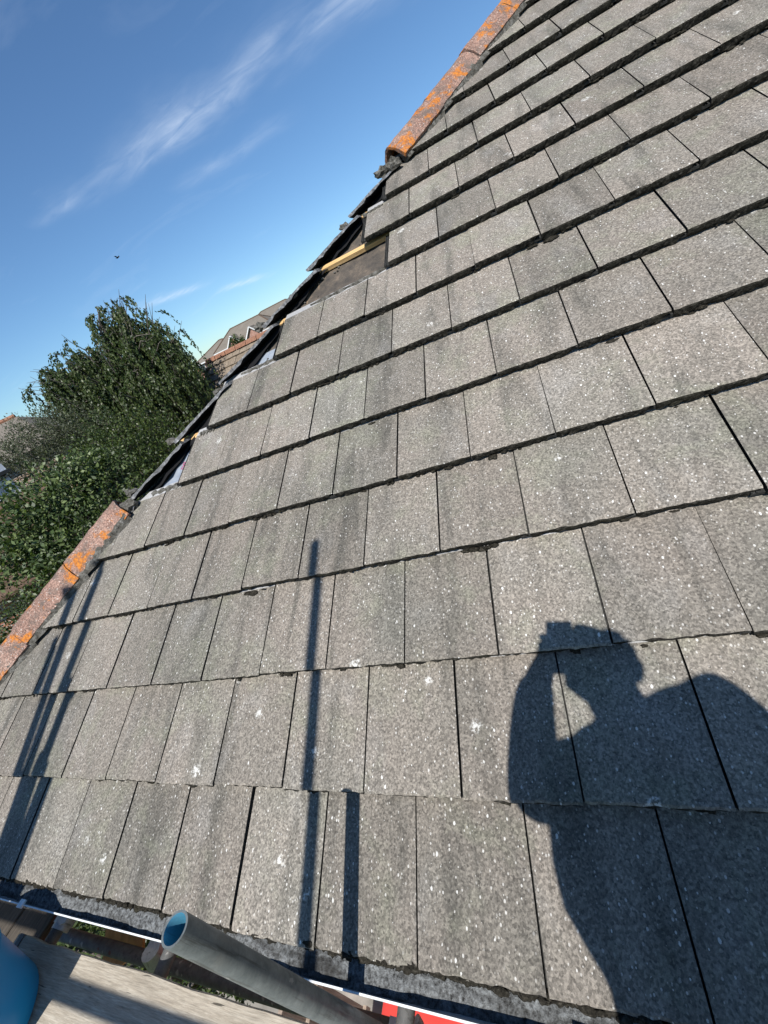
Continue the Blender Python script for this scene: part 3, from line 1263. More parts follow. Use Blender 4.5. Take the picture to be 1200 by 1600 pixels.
# ---- gutter
gut = MB()
GYC, GZC, GR = .004, -.040, .060
NA = 14
xs = [XH - .02, XH + 2.9, XH + 5.8, RX1]
prof_o = [(GYC - GR * math.cos(math.pi * i / NA), GZC - GR * 1.15 * math.sin(math.pi * i / NA)) for i in range(NA + 1)]
prof_i = [(GYC - (GR - .003) * math.cos(math.pi * i / NA), GZC - (GR - .003) * 1.15 * math.sin(math.pi * i / NA)) for i in range(NA + 1)]
lip = [(GYC - GR - .002, GZC - .004), (GYC - GR - .002, GZC + .004), (GYC - GR + .002, GZC + .004), (GYC - GR + .002, GZC - .004)]
for xa, xb in ((XH - .05, RX1),):
    vs = []
    for x in (xa, xb):
        vs += [(x, y, z) for y, z in prof_o] + [(x, y, z) for y, z in prof_i] + [(x, y, z) for y, z in lip]
    W = 2 * (NA + 1) + 4
    fs = []
    for i in range(NA):
        fs.append((i, i + 1, W + i + 1, W + i))
        a = NA + 1 + i
        fs.append((a + 1, a, W + a, W + a + 1))
    a = 2 * (NA + 1)
    for i in range(4):
        j = (i + 1) % 4
        fs.append((a + i, a + j, W + a + j, W + a + i))
    fs += [(a, a + 1, a + 2, a + 3), (W + a + 3, W + a + 2, W + a + 1, W + a)]
    gut.add(vs, fs)
gutter = hpart(gut, 'gutter', 'white_plastic', auto=40)
for x in (-.02, .9 + 1.1, 3.4):
    b_ = MB()
    pr = [(GYC - (GR + .007) * math.cos(math.pi * i / NA), GZC - (GR + .006) * 1.15 * math.sin(math.pi * i / NA)) for i in range(NA + 1)]
    vs = [(x - .014, y, z) for y, z in pr] + [(x + .014, y, z) for y, z in pr]
    b_.add(vs, [(i, i + 1, NA + 2 + i, NA + 1 + i) for i in range(NA)])
    b_.box((x - .014, GYC - GR - .011, GZC + .004), (x + .014, GYC - GR + .014, GZC + .012))
    o = b_.build('gutter_bracket', 'white_plastic')
    o.parent = gutter
sl = MB()
r = random.Random(3)
NXs, NYs = 520, 9
hz = np.zeros((NXs + 1, NYs + 1))
rs = np.random.RandomState(4)
base = rs.normal(0, 1, (NXs + 1, NYs + 1))
for _ in range(2):
    base = (base + np.roll(base, 1, 0) + np.roll(base, -1, 0) + np.roll(base, 1, 1) + np.roll(base, -1, 1)) / 5
for i in range(NXs + 1):
    x = XH + .1 + (5.2 - XH) * i / NXs
    for j in range(NYs + 1):
        q = j / NYs
        y = GYC - .054 + .108 * q
        z = -.062 + .008 * math.sin(x * 2.1) + .006 * math.sin(x * 9 + 1) + .026 * q ** 1.2 + float(base[i, j]) * .006
        if q < .12:
            z -= .004
        sl.v.append((x, y, z))
for i in range(NXs):
    for j in range(NYs):
        a = i * (NYs + 1) + j
        sl.f.append((a, a + NYs + 1, a + NYs + 2, a + 1))
sl.mi = [0] * len(sl.f)
o = sl.build('gutter_silt', 'silt', smooth=True)
o.parent = gutter
o['kind'] = 'stuff'

# ---- red flat canopy over the door below, and the door itself
b_ = MB()
b_.box((.50, -.62, -2.62), (2.9, .42, -2.46))
b_.box((.46, -.66, -2.46), (2.9, .42, -2.43))
hpart(b_, 'porch_canopy', 'red_paint')
b_ = MB()
b_.box((1.1, .36, GZ + .02), (2.0, .425, GZ + 2.05))
hpart(b_, 'front_door', 'fence_wood')

# ------------------------------------------------------------------ scaffold
BZ = -.18
scaf = empty('scaffold', (1.465, -.6, GZ))
tag(scaf, 'galvanised tube scaffold standing along the eaves', 'scaffold')
SO = Vector((1.465, -.6, GZ))


def spart(b_, name, mats, **kw):
    o = b_.build(name, mats, None, **kw)
    o.parent = scaf
    o.location = Vector(o.location) - SO
    return o


TR, TRI = .02415, .0205


def sc_tube(name, a, b2, mname='galvanised', **kw):
    q = MB()
    q.pipe(a, b2, TR, TRI, 28, 0, 1)
    return spart(q, name, [mname, 'tube_bore'], smooth=True, auto=50)


PX, PY, PZ = 1.466, -.101, .632
sc_tube('standard', (PX, PY, GZ), (PX, PY, PZ))
OY = -1.22


def back_to(x, s, Y, n=-.02):
    """where the thing that throws its shadow on roof point (x,s) stands in the plane y=Y"""
    p = pw(x, s, n)
    return p + SUN * ((Y - p.y) / SUN.y)


t0 = back_to(1.262, 1.205, OY)
t1 = back_to(1.312, .02, OY)
dirv = (t0 - t1).normalized()
foot = t1 + dirv * ((GZ - t1.z) / dirv.z)
sc_tube('standard', foot, t0, 'galvanised_dull')
# the lapped bundle at the corner, with extra tubes added to widen its shadow
for (xa, sa, xb, sb, Y) in ((-.475, .985, -.30, .0, OY), (-.44, 1.26, -.235, .0, OY + .06), (-.262, 1.40, -.165, .0, OY + .01), (-.45, .93, -.28, .0, OY + .05), (-.415, 1.26, -.215, .0, OY + .11), (-.24, 1.34, -.145, .0, OY + .06),
                              (-.305, .37, -.275, .0, OY - .05), (-.155, .40, -.135, .0, OY - .05), (-.205, .36, -.185, .0, OY - .07)):
    a = back_to(xa, sa, Y)
    b2 = back_to(xb, sb, Y)
    d_ = (a - b2).normalized()
    f2 = b2 - d_ * (b2.z - BZ + .15) / d_.z
    sc_tube('lapped_tube', f2, a, 'galvanised_dull')
for (x, s) in ((-.20, .40), (-.165, .15), (-.19, .72)):
    c0 = back_to(x, s, OY + .02)
    b_ = MB()
    b_.box((-.04, -.035, -.035), (.04, .035, .035), 0, lambda v: v + c0)
    b_.tube([c0 + Vector((.0, 0, -.05)), c0 + Vector((0, 0, .05))], .038, 10)
    b_.tube([c0 + Vector((.03, -.05, 0)), c0 + Vector((.03, .06, 0))], .012, 8)
    spart(b_, 'coupler', 'coupler_steel')
corner = back_to(-.23, .0, OY)
sc_tube('standard', (corner.x, OY - .05, GZ), (corner.x, OY - .05, BZ + .5), 'galvanised_dull')
# guard rail whose shadow lies on the boards, ledgers, transoms
sc_tube('guard_rail', (-.75, OY + .05, .94), (4.6, OY + .05, .94), 'galvanised_dull')
sc_tube('ledger', (-.2, -.075, BZ - .21), (4.6, -.075, BZ - .21), 'galvanised_dull')
sc_tube('ledger', (-.9, OY + .08, BZ - .115), (4.6, OY + .08, BZ - .115), 'galvanised_dull')
for x in (-.02, .62, 1.53, 2.6, 3.7):
    sc_tube('transom', (x, -1.4, BZ - .066), (x, -.02 if x != 1.53 else -.02, BZ - .066), 'galvanised_dull')
sc_tube('standard', (3.75, -.101, GZ), (3.75, -.101, .1))
sc_tube('standard', (3.75, OY, GZ), (3.75, OY, 1.1))


def coupler(c0, ax):
    b_ = MB()
    A = Vector(ax)
    b_.tube([c0 - A * .028, c0 + A * .028], .034, 14)
    s_ = A.orthogonal().normalized()
    b_.tube([c0 + s_ * .03, c0 + s_ * .075], .011, 8)
    b_.tube([c0 + s_ * .062, c0 + s_ * .082], .018, 6)
    b_.box((-.03, -.012, -.026), (.03, .05, .026), 0, lambda v: v + c0)
    return spart(b_, 'coupler', 'coupler_steel', smooth=True, auto=40)


coupler(Vector((PX, PY + .0, BZ - .20)), (0, 0, 1))
coupler(Vector((-.015, -.05, BZ - .07)), (0, 1, 0))
coupler(Vector((.46, -.068, BZ - .16)), (0, .3, 1))

# ---- boards, each a thing of its own
board_labels = ['weathered scaffold board nearest the gutter, second line from the roof edge of boards',
                ]
BW, BT, BL = .225, .038, 3.9


def board(name, xa, xb, ya, yb, z, label, group, seed, axis='x', mname='board_wood'):
    r = random.Random(seed)
    b_ = MB()
    NXb = 40
    L = (xb - xa) if axis == 'x' else (yb - ya)
    Wd = (yb - ya) if axis == 'x' else (xb - xa)
    vs = []
    e1 = [r.gauss(0, .0018) for _ in range(NXb + 1)]
    e2 = [r.gauss(0, .0018) for _ in range(NXb + 1)]
    for i in range(NXb + 1):
        q = -L / 2 + L * i / NXb
        warp = .004 * math.sin(i * .2 + seed)
        for (y, zz_) in ((-Wd / 2 + .004 + e1[i], 0), (-Wd / 2 + e1[i], -.005), (-Wd / 2 + e1[i], -BT), (Wd / 2 + e2[i], -BT), (Wd / 2 + e2[i], -.005), (Wd / 2 - .004 + e2[i], 0)):
            vs.append((q, y, zz_ + warp))
    fs = []
    for i in range(NXb):
        for k_ in range(6):
            a, c2 = i * 6 + k_, i * 6 + (k_ + 1) % 6
            fs.append((a, c2, c2 + 6, a + 6))
    fs += [(0, 5, 4, 3, 2, 1), tuple(NXb * 6 + k_ for k_ in range(6))]
    b_.add(vs, fs)
    o = b_.build(name, mname)
    o.location = ((xa + xb) / 2, (ya + yb) / 2, z)
    if axis == 'y':
        o.rotation_euler = (0, 0, R(90))
    tag(o, label, 'board', group)
    for sx in (-1, 1):
        h_ = MB()
        x = sx * (L / 2 - .03)
        h_.box((x - .012, -Wd / 2 - .0015, -BT - .0015), (x + .012, Wd / 2 + .0015, .0035 + .004))
        e = h_.build('end_band', 'galvanised_dull')
        e.parent = o
    return o


yb = -.118
for k_, (xa, lab) in enumerate(((-.135, 'weathered grey scaffold board nearest the gutter, with a rail shadow along it'),
                                (-.10, 'second scaffold board out from the gutter, beside the blue tub'),
                                (-.16, 'third scaffold board out from the gutter, under the person'),
                                (-.12, 'outermost scaffold board, along the guard rail'))):
    board('scaffold_board', xa, xa + BL, yb - BW, yb, BZ + random.gauss(0, .001), lab, 'scaffold boards along the eaves', 70 + k_)
    yb -= BW + .006
for k_, (xa, lab) in enumerate(((-.46, 'shade-coloured corner scaffold board running away from the gutter, next to the tub'),
                                (-.70, 'shade-coloured corner scaffold board running away from the gutter, farther left'))):
    board('scaffold_board', xa, xa + BW, -2.2, .02, BZ - .16, lab, 'corner scaffold boards', 90 + k_, 'y', 'old_shade_timber')  # shade on these boards is put into the timber colour

# ---- blue tub
tub = empty('builders_tub', (.05, -.36, BZ))
tag(tub, 'blue plastic builders tub standing on the scaffold boards', 'tub')
b_ = MB()
SEG = 48
prof = [(.0, .004), (.17, .004), (.188, .02), (.205, .11), (.222, .20), (.23, .255), (.242, .257), (.244, .272), (.226, .272),
        (.217, .20), (.200, .11), (.178, .03), (.0, .03)]
for (rr, z) in prof:
    for j in range(SEG):
        th = 2 * math.pi * j / SEG
        b_.v.append((rr * math.cos(th), rr * math.sin(th), z))
for i in range(len(prof) - 1):
    for j in range(SEG):
        j2 = (j + 1) % SEG
        b_.f.append((i * SEG + j, i * SEG + j2, (i + 1) * SEG + j2, (i + 1) * SEG + j))
b_.mi = [0] * len(b_.f)
o = b_.build('tub_body', 'blue_plastic', tub, smooth=True, auto=50)
for sg in (-1, 1):
    b_ = MB()
    pts = [Vector((sg * .235, .07 * math.cos(a), .266 + .05 * math.sin(a))) for a in [math.pi * i / 10 for i in range(11)]]
    b_.tube(pts, .011, 8)
    b_.build('handle', 'blue_plastic', tub, smooth=True)

# ---- offcut lying on the ledger
b_ = MB()
b_.box((-.16, -.10, -.006), (.16, .10, .006))
o = b_.build('plywood_offcut', 'ply')
o.location = (.135, -.02, BZ - .26)
o.rotation_euler = (R(18), R(-22), R(20))
tag(o, 'orange brown plywood offcut wedged under the gutter beside the scaffold', 'plywood')

# ------------------------------------------------------------------ person and phone (their shadow falls on the tiles)
phone = empty('phone', CW)
tag(phone, 'black mobile phone held up by the person', 'phone')


def cam_pt(x, y, z):
    return RIGHT * x + UP * (-y) + BACK * z      # relative to the lens


b_ = MB()
b_.box((-.060, -.013, .004), (.012, .134, .012), 0, lambda v: cam_pt(*v))
b_.build('phone_body', 'black_plastic', phone)
b_ = MB()
b_.box((-.057, -.010, .0122), (.009, .131, .0128), 0, lambda v: cam_pt(*v))
b_.build('phone_screen', 'glass', phone)

person = empty('person', (CW.x + .12, CW.y - .40, BZ))
tag(person, 'person in dark work jacket on the boards holding up a phone, throwing a shadow', 'person')
PO = Vector(person.location)


def skin_obj(name, joints, edges, root, mname, parent, sub=2):
    me = bpy.data.meshes.new(name)
    keys = list(joints)
    me.from_pydata([tuple(Vector(joints[k][0]) + CW - PO) for k in keys], [(keys.index(a), keys.index(c2)) for a, c2 in edges], [])
    o = bpy.data.objects.new(name, me)
    COL.objects.link(o)
    o.parent = parent
    sk = o.modifiers.new('skin', 'SKIN')
    sk.use_smooth_shade = True
    if not me.skin_vertices:
        o.modifiers.remove(sk)
        sk = o.modifiers.new('skin', 'SKIN')
    sv = me.skin_vertices[0].data
    for i, k in enumerate(keys):
        rd = joints[k][1]
        sv[i].radius = rd if isinstance(rd, tuple) else (rd, rd)
        sv[i].use_root = (k == root)
    ss = o.modifiers.new('sub', 'SUBSURF')
    ss.levels = sub
    ss.render_levels = sub
    me.materials.append(MAT[mname])
    return o


ZB = BZ - CW.z       # boards, relative to the lens
J = {
    'pelvis': ((.14, -.42, -.70), .12),
    'waist': ((.13, -.42, -.52), .12),
    'chest': ((.12, -.40, -.32), .13),
    'neckb': ((.10, -.35, -.12), .09),
    'neck': ((.095, -.32, -.03), (.065, .065)),
    'chin': ((.075, -.27, .035), (.068, .078)),
    'skull': ((.078, -.245, .115), (.082, .098)),
    'crown': ((.075, -.25, .165), (.060, .075)),
    'shl': ((-.05, -.33, -.16), .085),
    'ell': ((-.175, -.27, -.33), .066),
    'fal': ((-.125, -.135, -.115), .050),
    'wrl': ((-.075, -.050, -.075), .030),
    'pml': ((-.050, -.012, -.050), .030),
    'trap': ((.20, -.31, .012), .070),
    'shr': ((.285, -.285, -.01), .085),
    'elr': ((.44, -.40, -.33), .062),
    'wrr': ((.37, -.33, -.55), .036),
    'pmr': ((.355, -.30, -.62), .036),
    'hl': ((.06, -.43, -.80), .105), 'kl': ((.03, -.40, -1.13), .070), 'al': ((.02, -.44, ZB + .10), .048), 'tl': ((.01, -.30, ZB + .045), .042),
    'hr': ((.235, -.43, -.80), .105), 'kr': ((.26, -.40, -1.13), .070), 'ar': ((.27, -.44, ZB + .10), .048), 'tr': ((.29, -.30, ZB + .045), .042),
}
Ed = [('pelvis', 'waist'), ('waist', 'chest'), ('chest', 'neckb'), ('neckb', 'neck'), ('neck', 'chin'), ('chin', 'skull'), ('skull', 'crown'),
      ('neckb', 'shl'), ('shl', 'ell'), ('ell', 'fal'), ('fal', 'wrl'), ('wrl', 'pml'), ('neckb', 'trap'), ('trap', 'shr'), ('shr', 'elr'), ('elr', 'wrr'), ('wrr', 'pmr'),
      ('pelvis', 'hl'), ('hl', 'kl'), ('kl', 'al'), ('al', 'tl'), ('pelvis', 'hr'), ('hr', 'kr'), ('kr', 'ar'), ('ar', 'tr')]
# left-hand fingers close round the phone, right hand hangs half closed
pl_ = Vector(J['pml'][0])
for q, (px_, py_) in enumerate(((-.064, .030), (-.066, .052), (-.066, .074), (-.064, .094))):
    a = cam_pt(px_ - .006, py_, .020)
    e_ = cam_pt(px_ - .010, py_ + .002, .002)
    g_ = cam_pt(px_ + .012, py_ + .003, -.004)
    J['fl%da' % q] = (tuple(a), .009)
    J['fl%db' % q] = (tuple(e_), .0085)
    J['fl%dc' % q] = (tuple(g_), .0075)
    Ed += [('pml', 'fl%da' % q), ('fl%da' % q, 'fl%db' % q), ('fl%db' % q, 'fl%dc' % q)]
J['thl'] = (tuple(cam_pt(-.030, .105, .026)), .011)
J['thl2'] = (tuple(cam_pt(-.010, .085, .022)), .009)
Ed += [('pml', 'thl'), ('thl', 'thl2')]
pr_ = Vector(J['pmr'][0])
for q in range(4):
    b0 = pr_ + Vector((-.028 + .019 * q, .01, -.055))
    b1 = b0 + Vector((0, .018, -.035 + .004 * abs(q - 1)))
    b2 = b1 + Vector((0, -.006, -.026))
    for nm, pp, rr in (('a', b0, .0095), ('b', b1, .0088), ('c', b2, .0075)):
        J['fr%d%s' % (q, nm)] = (tuple(pp), rr)
    Ed += [('pmr', 'fr%da' % q), ('fr%da' % q, 'fr%db' % q), ('fr%db' % q, 'fr%dc' % q)]
J['thr'] = (tuple(pr_ + Vector((-.045, .03, -.02))), .011)
J['thr2'] = (tuple(pr_ + Vector((-.05, .045, -.055))), .009)
Ed += [('pmr', 'thr'), ('thr', 'thr2')]
skin_obj('body', J, Ed, 'pelvis', 'skin', person)
# jacket body: rings (height, left x, right x, centre y, half depth), then the two sleeves
rings = [(-.70, -.075, .335, -.42, .135), (-.677, -.081, .34, -.42, .145), (-.58, -.082, .345, -.42, .145), (-.523, -.096, .35, -.42, .145), (-.463, -.122, .36, -.42, .15),
         (-.40, -.145, .37, -.42, .15), (-.332, -.148, .375, -.415, .15), (-.208, -.137, .37, -.40, .15), (-.13, -.10, .34, -.38, .14), (-.06, -.03, .26, -.36, .11),
         (-.005, .03, .17, -.33, .075), (.02, .04, .155, -.32, .068)]
b_ = MB()
SEG = 28
for (z_, xl, xr, yc, dy) in rings:
    for j in range(SEG):
        th = 2 * math.pi * j / SEG
        cx, rx = (xl + xr) / 2, (xr - xl) / 2
        ct, st_ = math.cos(th), math.sin(th)
        b_.v.append(tuple(Vector((cx + rx * math.copysign(abs(ct) ** .85, ct), yc + dy * math.copysign(abs(st_) ** .85, st_), z_)) + CW - PO))
for i in range(len(rings) - 1):
    for j in range(SEG):
        j2 = (j + 1) % SEG
        b_.f.append((i * SEG + j, i * SEG + j2, (i + 1) * SEG + j2, (i + 1) * SEG + j))
b_.mi = [0] * len(b_.f)
b_.build('jacket', 'jacket', person, smooth=True)
JS = {'a': ((.02, -.35, -.15), .085), 'b': (J['shl'][0], .098), 'c': (J['ell'][0], .084), 'd': (J['fal'][0], .058),
      'e': (tuple(Vector(J['fal'][0]).lerp(Vector(J['wrl'][0]), .55)), .048)}
skin_obj('sleeve', JS, [('a', 'b'), ('b', 'c'), ('c', 'd'), ('d', 'e')], 'a', 'jacket', person)
JS = {'z': (J['neckb'][0], .10), 'a': (J['trap'][0], .088), 'b': (J['shr'][0], .103), 'c': (J['elr'][0], .080),
      'e': (tuple(Vector(J['elr'][0]).lerp(Vector(J['wrr'][0]), .85)), .052)}
skin_obj('sleeve', JS, [('z', 'a'), ('a', 'b'), ('b', 'c'), ('c', 'e')], 'a', 'jacket', person)
JT = {k: (J[k][0], tuple(x + .014 for x in (J[k][1] if isinstance(J[k][1], tuple) else (J[k][1],) * 2)))
      for k in ('pelvis', 'hl', 'kl', 'al', 'hr', 'kr', 'ar')}
skin_obj('trousers', JT, [('pelvis', 'hl'), ('hl', 'kl'), ('kl', 'al'), ('pelvis', 'hr'), ('hr', 'kr'), ('kr', 'ar')], 'pelvis', 'trousers', person)
for sfx in 'lr':
    JB = {'a': ((J['a' + sfx][0][0], J['a' + sfx][0][1], ZB + .14), .058), 'b': ((J['a' + sfx][0][0], J['a' + sfx][0][1], ZB + .055), .055),
          'c': (J['t' + sfx][0], .046)}
    skin_obj('boot', JB, [('a', 'b'), ('b', 'c')], 'b', 'boots', person)
hc = Vector(J['skull'][0]) + CW - PO
vs, fs = lump(hc + Vector((-.006, -.013, .030)), .095, 5, (.96, 1.05, .86), 3, .012)
b_ = MB()
b_.add(vs, fs)
b_.build('hair', 'hair', person, smooth=True)
for sx in (-1, 1):
    b_ = MB()
    vs, fs = lump(hc + Vector((sx * .032, .088, .0)), .012, 5, (1, .8, .8), 2)
    b_.add(vs, fs)
    b_.build('eye', 'eye_white', person, smooth=True)
    b_ = MB()
    vs, fs = lump(hc + Vector((sx * .083, -.01, -.01)), .03, 6, (.35, .7, 1.1), 2)
    b_.add(vs, fs)
    b_.build('ear', 'skin', person, smooth=True)
b_ = MB()
vs, fs = lump(hc + Vector((0, .105, -.03)), .017, 8, (.8, 1.1, 1.5), 2)
b_.add(vs, fs)
b_.build('nose', 'skin', person, smooth=True)


# ------------------------------------------------------------------ trees and shrubs
def leaf_mesh(name, P, D, Nn, L, Wd, mname, parent=None, fold=.0):
    """P centres, D leaf axes, Nn normals (numpy); one pointed leaf of four faces... two triangles each side"""
    n = len(P)
    S = np.cross(D, Nn)
    S /= np.linalg.norm(S, axis=1)[:, None] + 1e-9
    L = np.asarray(L)[:, None]
    Wd = np.asarray(Wd)[:, None]
    v = np.empty((n, 4, 3))
    v[:, 0] = P - D * L * .5
    v[:, 1] = P + S * Wd * .5 + D * L * .02 + Nn * Wd * fold
    v[:, 2] = P + D * L * .5
    v[:, 3] = P - S * Wd * .5 + D * L * .02 + Nn * Wd * fold
    me = bpy.data.meshes.new(name)
    me.vertices.add(n * 4)
    me.vertices.foreach_set('co', v.reshape(-1))
    me.loops.add(n * 4)
    me.loops.foreach_set('vertex_index', np.arange(n * 4, dtype=np.int32))
    me.polygons.add(n)
    me.polygons.foreach_set('loop_start', np.arange(0, n * 4, 4, dtype=np.int32))
    me.polygons.foreach_set('loop_total', np.full(n, 4, dtype=np.int32))
    me.update(calc_edges=True)
    me.materials.append(MAT[mname])
    o = bpy.data.objects.new(name, me)
    COL.objects.link(o)
    if parent:
        o.parent = parent
        o.location = -Vector(parent.location)
    return o


def unit(a):
    return a / (np.linalg.norm(a, axis=1)[:, None] + 1e-9)


def limb(rng, a, b_, sag, n):
    a, b_ = np.array(a), np.array(b_)
    q = np.linspace(0, 1, n)[:, None]
    p = a + (b_ - a) * q
    p[:, 2] += (np.sin(np.pi * q[:, 0]) * sag)
    p[1:-1] += rng.normal(0, .05, (n - 2, 3))
    return p


def weeping_birch():
    rng = np.random.RandomState(12)
    base = at(-45.5, 15.5, 0)
    base.z = GZ
    root = empty('weeping_birch_tree', base)
    tag(root, 'tall weeping birch tree with hanging dark green branches', 'tree')
    B = np.array(base)
    tb = MB()
    topz = 3.3
    trunk = [B + np.array((0, 0, z)) + np.array((math.sin(z * .5) * .15, math.cos(z * .7) * .1, 0)) for z in np.linspace(0, 8.0, 9)]
    tb.tube([tuple(p) for p in trunk], [float(x) for x in np.linspace(.24, .05, 9)], 10)
    cr = []
    strands = []
    # crown tops seen in the photograph: bearing, elevation, distance
    tops = []
    for az, sl, D, k in ((-41.2, .186, 15.3, 2), (-45.0, .166, 15.5, 2), (-49.0, .144, 15.4, 2), (-41.0, .172, 15.3, 8), (-42.6, .160, 15.8, 6), (-39.6, .150, 14.9, 6), (-38.9, .118, 15.2, 6), (-38.6, .085, 14.8, 5),
                         (-38.6, .05, 15.6, 3), (-44.3, .150, 15.5, 5), (-46.4, .118, 15.0, 4), (-48.0, .128, 15.7, 7), (-49.7, .126, 15.2, 7), (-51.3, .118, 15.8, 6),
                         (-52.7, .105, 15.3, 6), (-53.6, .085, 15.5, 6), (-54.3, .112, 15.2, 4), (-53.0, .118, 15.8, 4), (-54.6, .07, 15.6, 4), (-43.0, .12, 14.4, 6), (-46.5, .10, 14.3, 6), (-40.3, .09, 14.1, 6),
                         (-49.5, .07, 14.4, 6), (-39.6, .04, 14.2, 6), (-44.0, .05, 13.7, 5), (-47.5, .03, 13.6, 5), (-41.3, .02, 13.5, 5), (-51.5, .04, 14.6, 5),
                         (-42, .1, 17, 4), (-48, .08, 17, 4)):
        for _ in range(k):
            p = np.array(at(az + rng.normal(0, .55), D + rng.normal(0, .35), sl + rng.normal(-.010, .010)))
            tops.append(p)
    for p in tops:
        h0 = np.clip(rng.uniform(.35, .8), 0, 1)
        st = B + np.array((0, 0, min(7.6, max(2.5, (p[2] - GZ) * h0))))
        L = limb(rng, st, p, rng.uniform(.3, .8), 9)
        tb.tube([tuple(x) for x in L], [float(x) for x in np.linspace(.05, .004, 9)], 5, cap=False)
        # side twigs near the tip, then hanging strands
        for _ in range(13):
            q = rng.uniform(.45, 1.0)
            a = L[min(8, int(q * 8))] + rng.normal(0, .08, 3)
            out = rng.normal(0, 1, 3)
            out[2] = abs(out[2]) * .25
            out /= np.linalg.norm(out)
            ln = rng.uniform(.15, .55)
            e = a + out * ln
            hang = rng.uniform(.5, 1.0) * rng.uniform(.9, 3.3)
            drift = np.array((rng.normal(.05, .05), rng.normal(0, .05), 0)) * hang
            strands.append((a, e, e + drift + np.array((0, 0, -hang))))
    P_, D_ = [], []
    for i, (a, e, f_) in enumerate(strands):
        n = 10
        q = np.linspace(0, 1, n)[:, None]
        c1 = e + np.array((0, 0, .12)) + (e - a) * .2
        pts = (1 - q) ** 2 * a + 2 * q * (1 - q) * c1 + q ** 2 * f_
        if i % 3 == 0:
            tb.tube([tuple(x) for x in pts[::3]], [.007, .006, .005, .004], 3, cap=False)
        m_ = int(rng.uniform(44, 74))
        tq = rng.uniform(.12, 1, m_)
        idx = np.clip((tq * (n - 1)).astype(int), 0, n - 2)
        fr_ = (tq * (n - 1) - idx)[:, None]
        pp = pts[idx] * (1 - fr_) + pts[idx + 1] * fr_
        tang = pts[idx + 1] - pts[idx]
        tang = tang / (np.linalg.norm(tang, axis=1)[:, None] + 1e-9)
        side_ = rng.normal(0, 1, (m_, 3))
        dd = tang * .8 + side_ * .30 + np.array((0, 0, -.5))
        dd = unit(dd)
        P_.append(pp + dd * .035 + rng.normal(0, .022, (m_, 3)))
        D_.append(dd)
    P_ = np.concatenate(P_)
    D_ = np.concatenate(D_)
    nn = unit(np.cross(D_, rng.normal(0, 1, D_.shape)))
    L = rng.uniform(.055, .095, len(P_))
    leaf_mesh('crown', P_, D_, nn, L, L * .62, 'birch_leaf', root)
    o = tb.build('trunk', 'bark', root, smooth=True)
    o.location = -Vector(root.location)
    print('birch leaves', len(P_))
    return root


weeping_birch()


def bushy(name, label, cat, blobs, nleaf, Lr, wr, mname, seed, trunk_r=.1, cluster=26, spread=.16, up=.35):
    """blobs: list of (az, slope, D, rx, rz) clumps placed where they stand; leaves sit in small sprays on the clump shells"""
    rng = np.random.RandomState(seed)
    cs = [np.array(at(a, D, sl)) for (a, sl, D, rx, rz) in blobs]
    cen = np.mean(cs, axis=0)
    root = empty(name, (cen[0], cen[1], GZ))
    tag(root, label, cat)
    tb = MB()
    wts = np.array([b_[3] ** 2 for b_ in blobs])
    wts = wts / wts.sum()
    Ps, Ds = [], []
    for (bl, c_, wt_) in zip(blobs, cs, wts):
        rx, rz = bl[3], bl[4]
        L = limb(rng, (cen[0] + rng.normal(0, .1), cen[1] + rng.normal(0, .1), GZ), c_, .3, 7)
        tb.tube([tuple(x) for x in L], [float(x) for x in np.linspace(trunk_r, .015, 7)], 6, cap=False)
        ncl = max(4, int(nleaf * wt_ / cluster))
        dirs = unit(rng.normal(0, 1, (ncl, 3)))
        rad = rng.uniform(.35, 1.08, ncl) ** .6
        cc = c_ + dirs * rad[:, None] * np.array((rx, rx, rz))
        outw = dirs
        for i in range(ncl):
            ax = unit((outw[i] + np.array((0, 0, up)) + rng.normal(0, .35, 3))[None])[0]
            k = cluster
            tq = rng.uniform(-.5, .5, k)
            pp = cc[i] + ax * (tq * spread * 2.2)[:, None] + rng.normal(0, spread * .33, (k, 3))
            dd = unit(ax * .5 + rng.normal(0, .6, (k, 3)))
            Ps.append(pp)
            Ds.append(dd)
            if i % 4 == 0:
                tb.tube([tuple(cc[i] - ax * spread * 1.4), tuple(cc[i] + ax * spread)], [.006, .003], 3, cap=False)
    P_ = np.concatenate(Ps)
    D_ = np.concatenate(Ds)
    rn = rng.normal(0, .55, D_.shape) + np.array((0, -.35, .75))
    nn = unit(rn - D_ * np.sum(rn * D_, axis=1)[:, None])
    L = rng.uniform(Lr[0], Lr[1], len(P_))
    leaf_mesh('crown', P_, D_, nn, L, L * wr, mname, root, .08)
    o = tb.build('trunk', 'bark', root, smooth=True)
    o.location = -Vector(root.location)
    return root


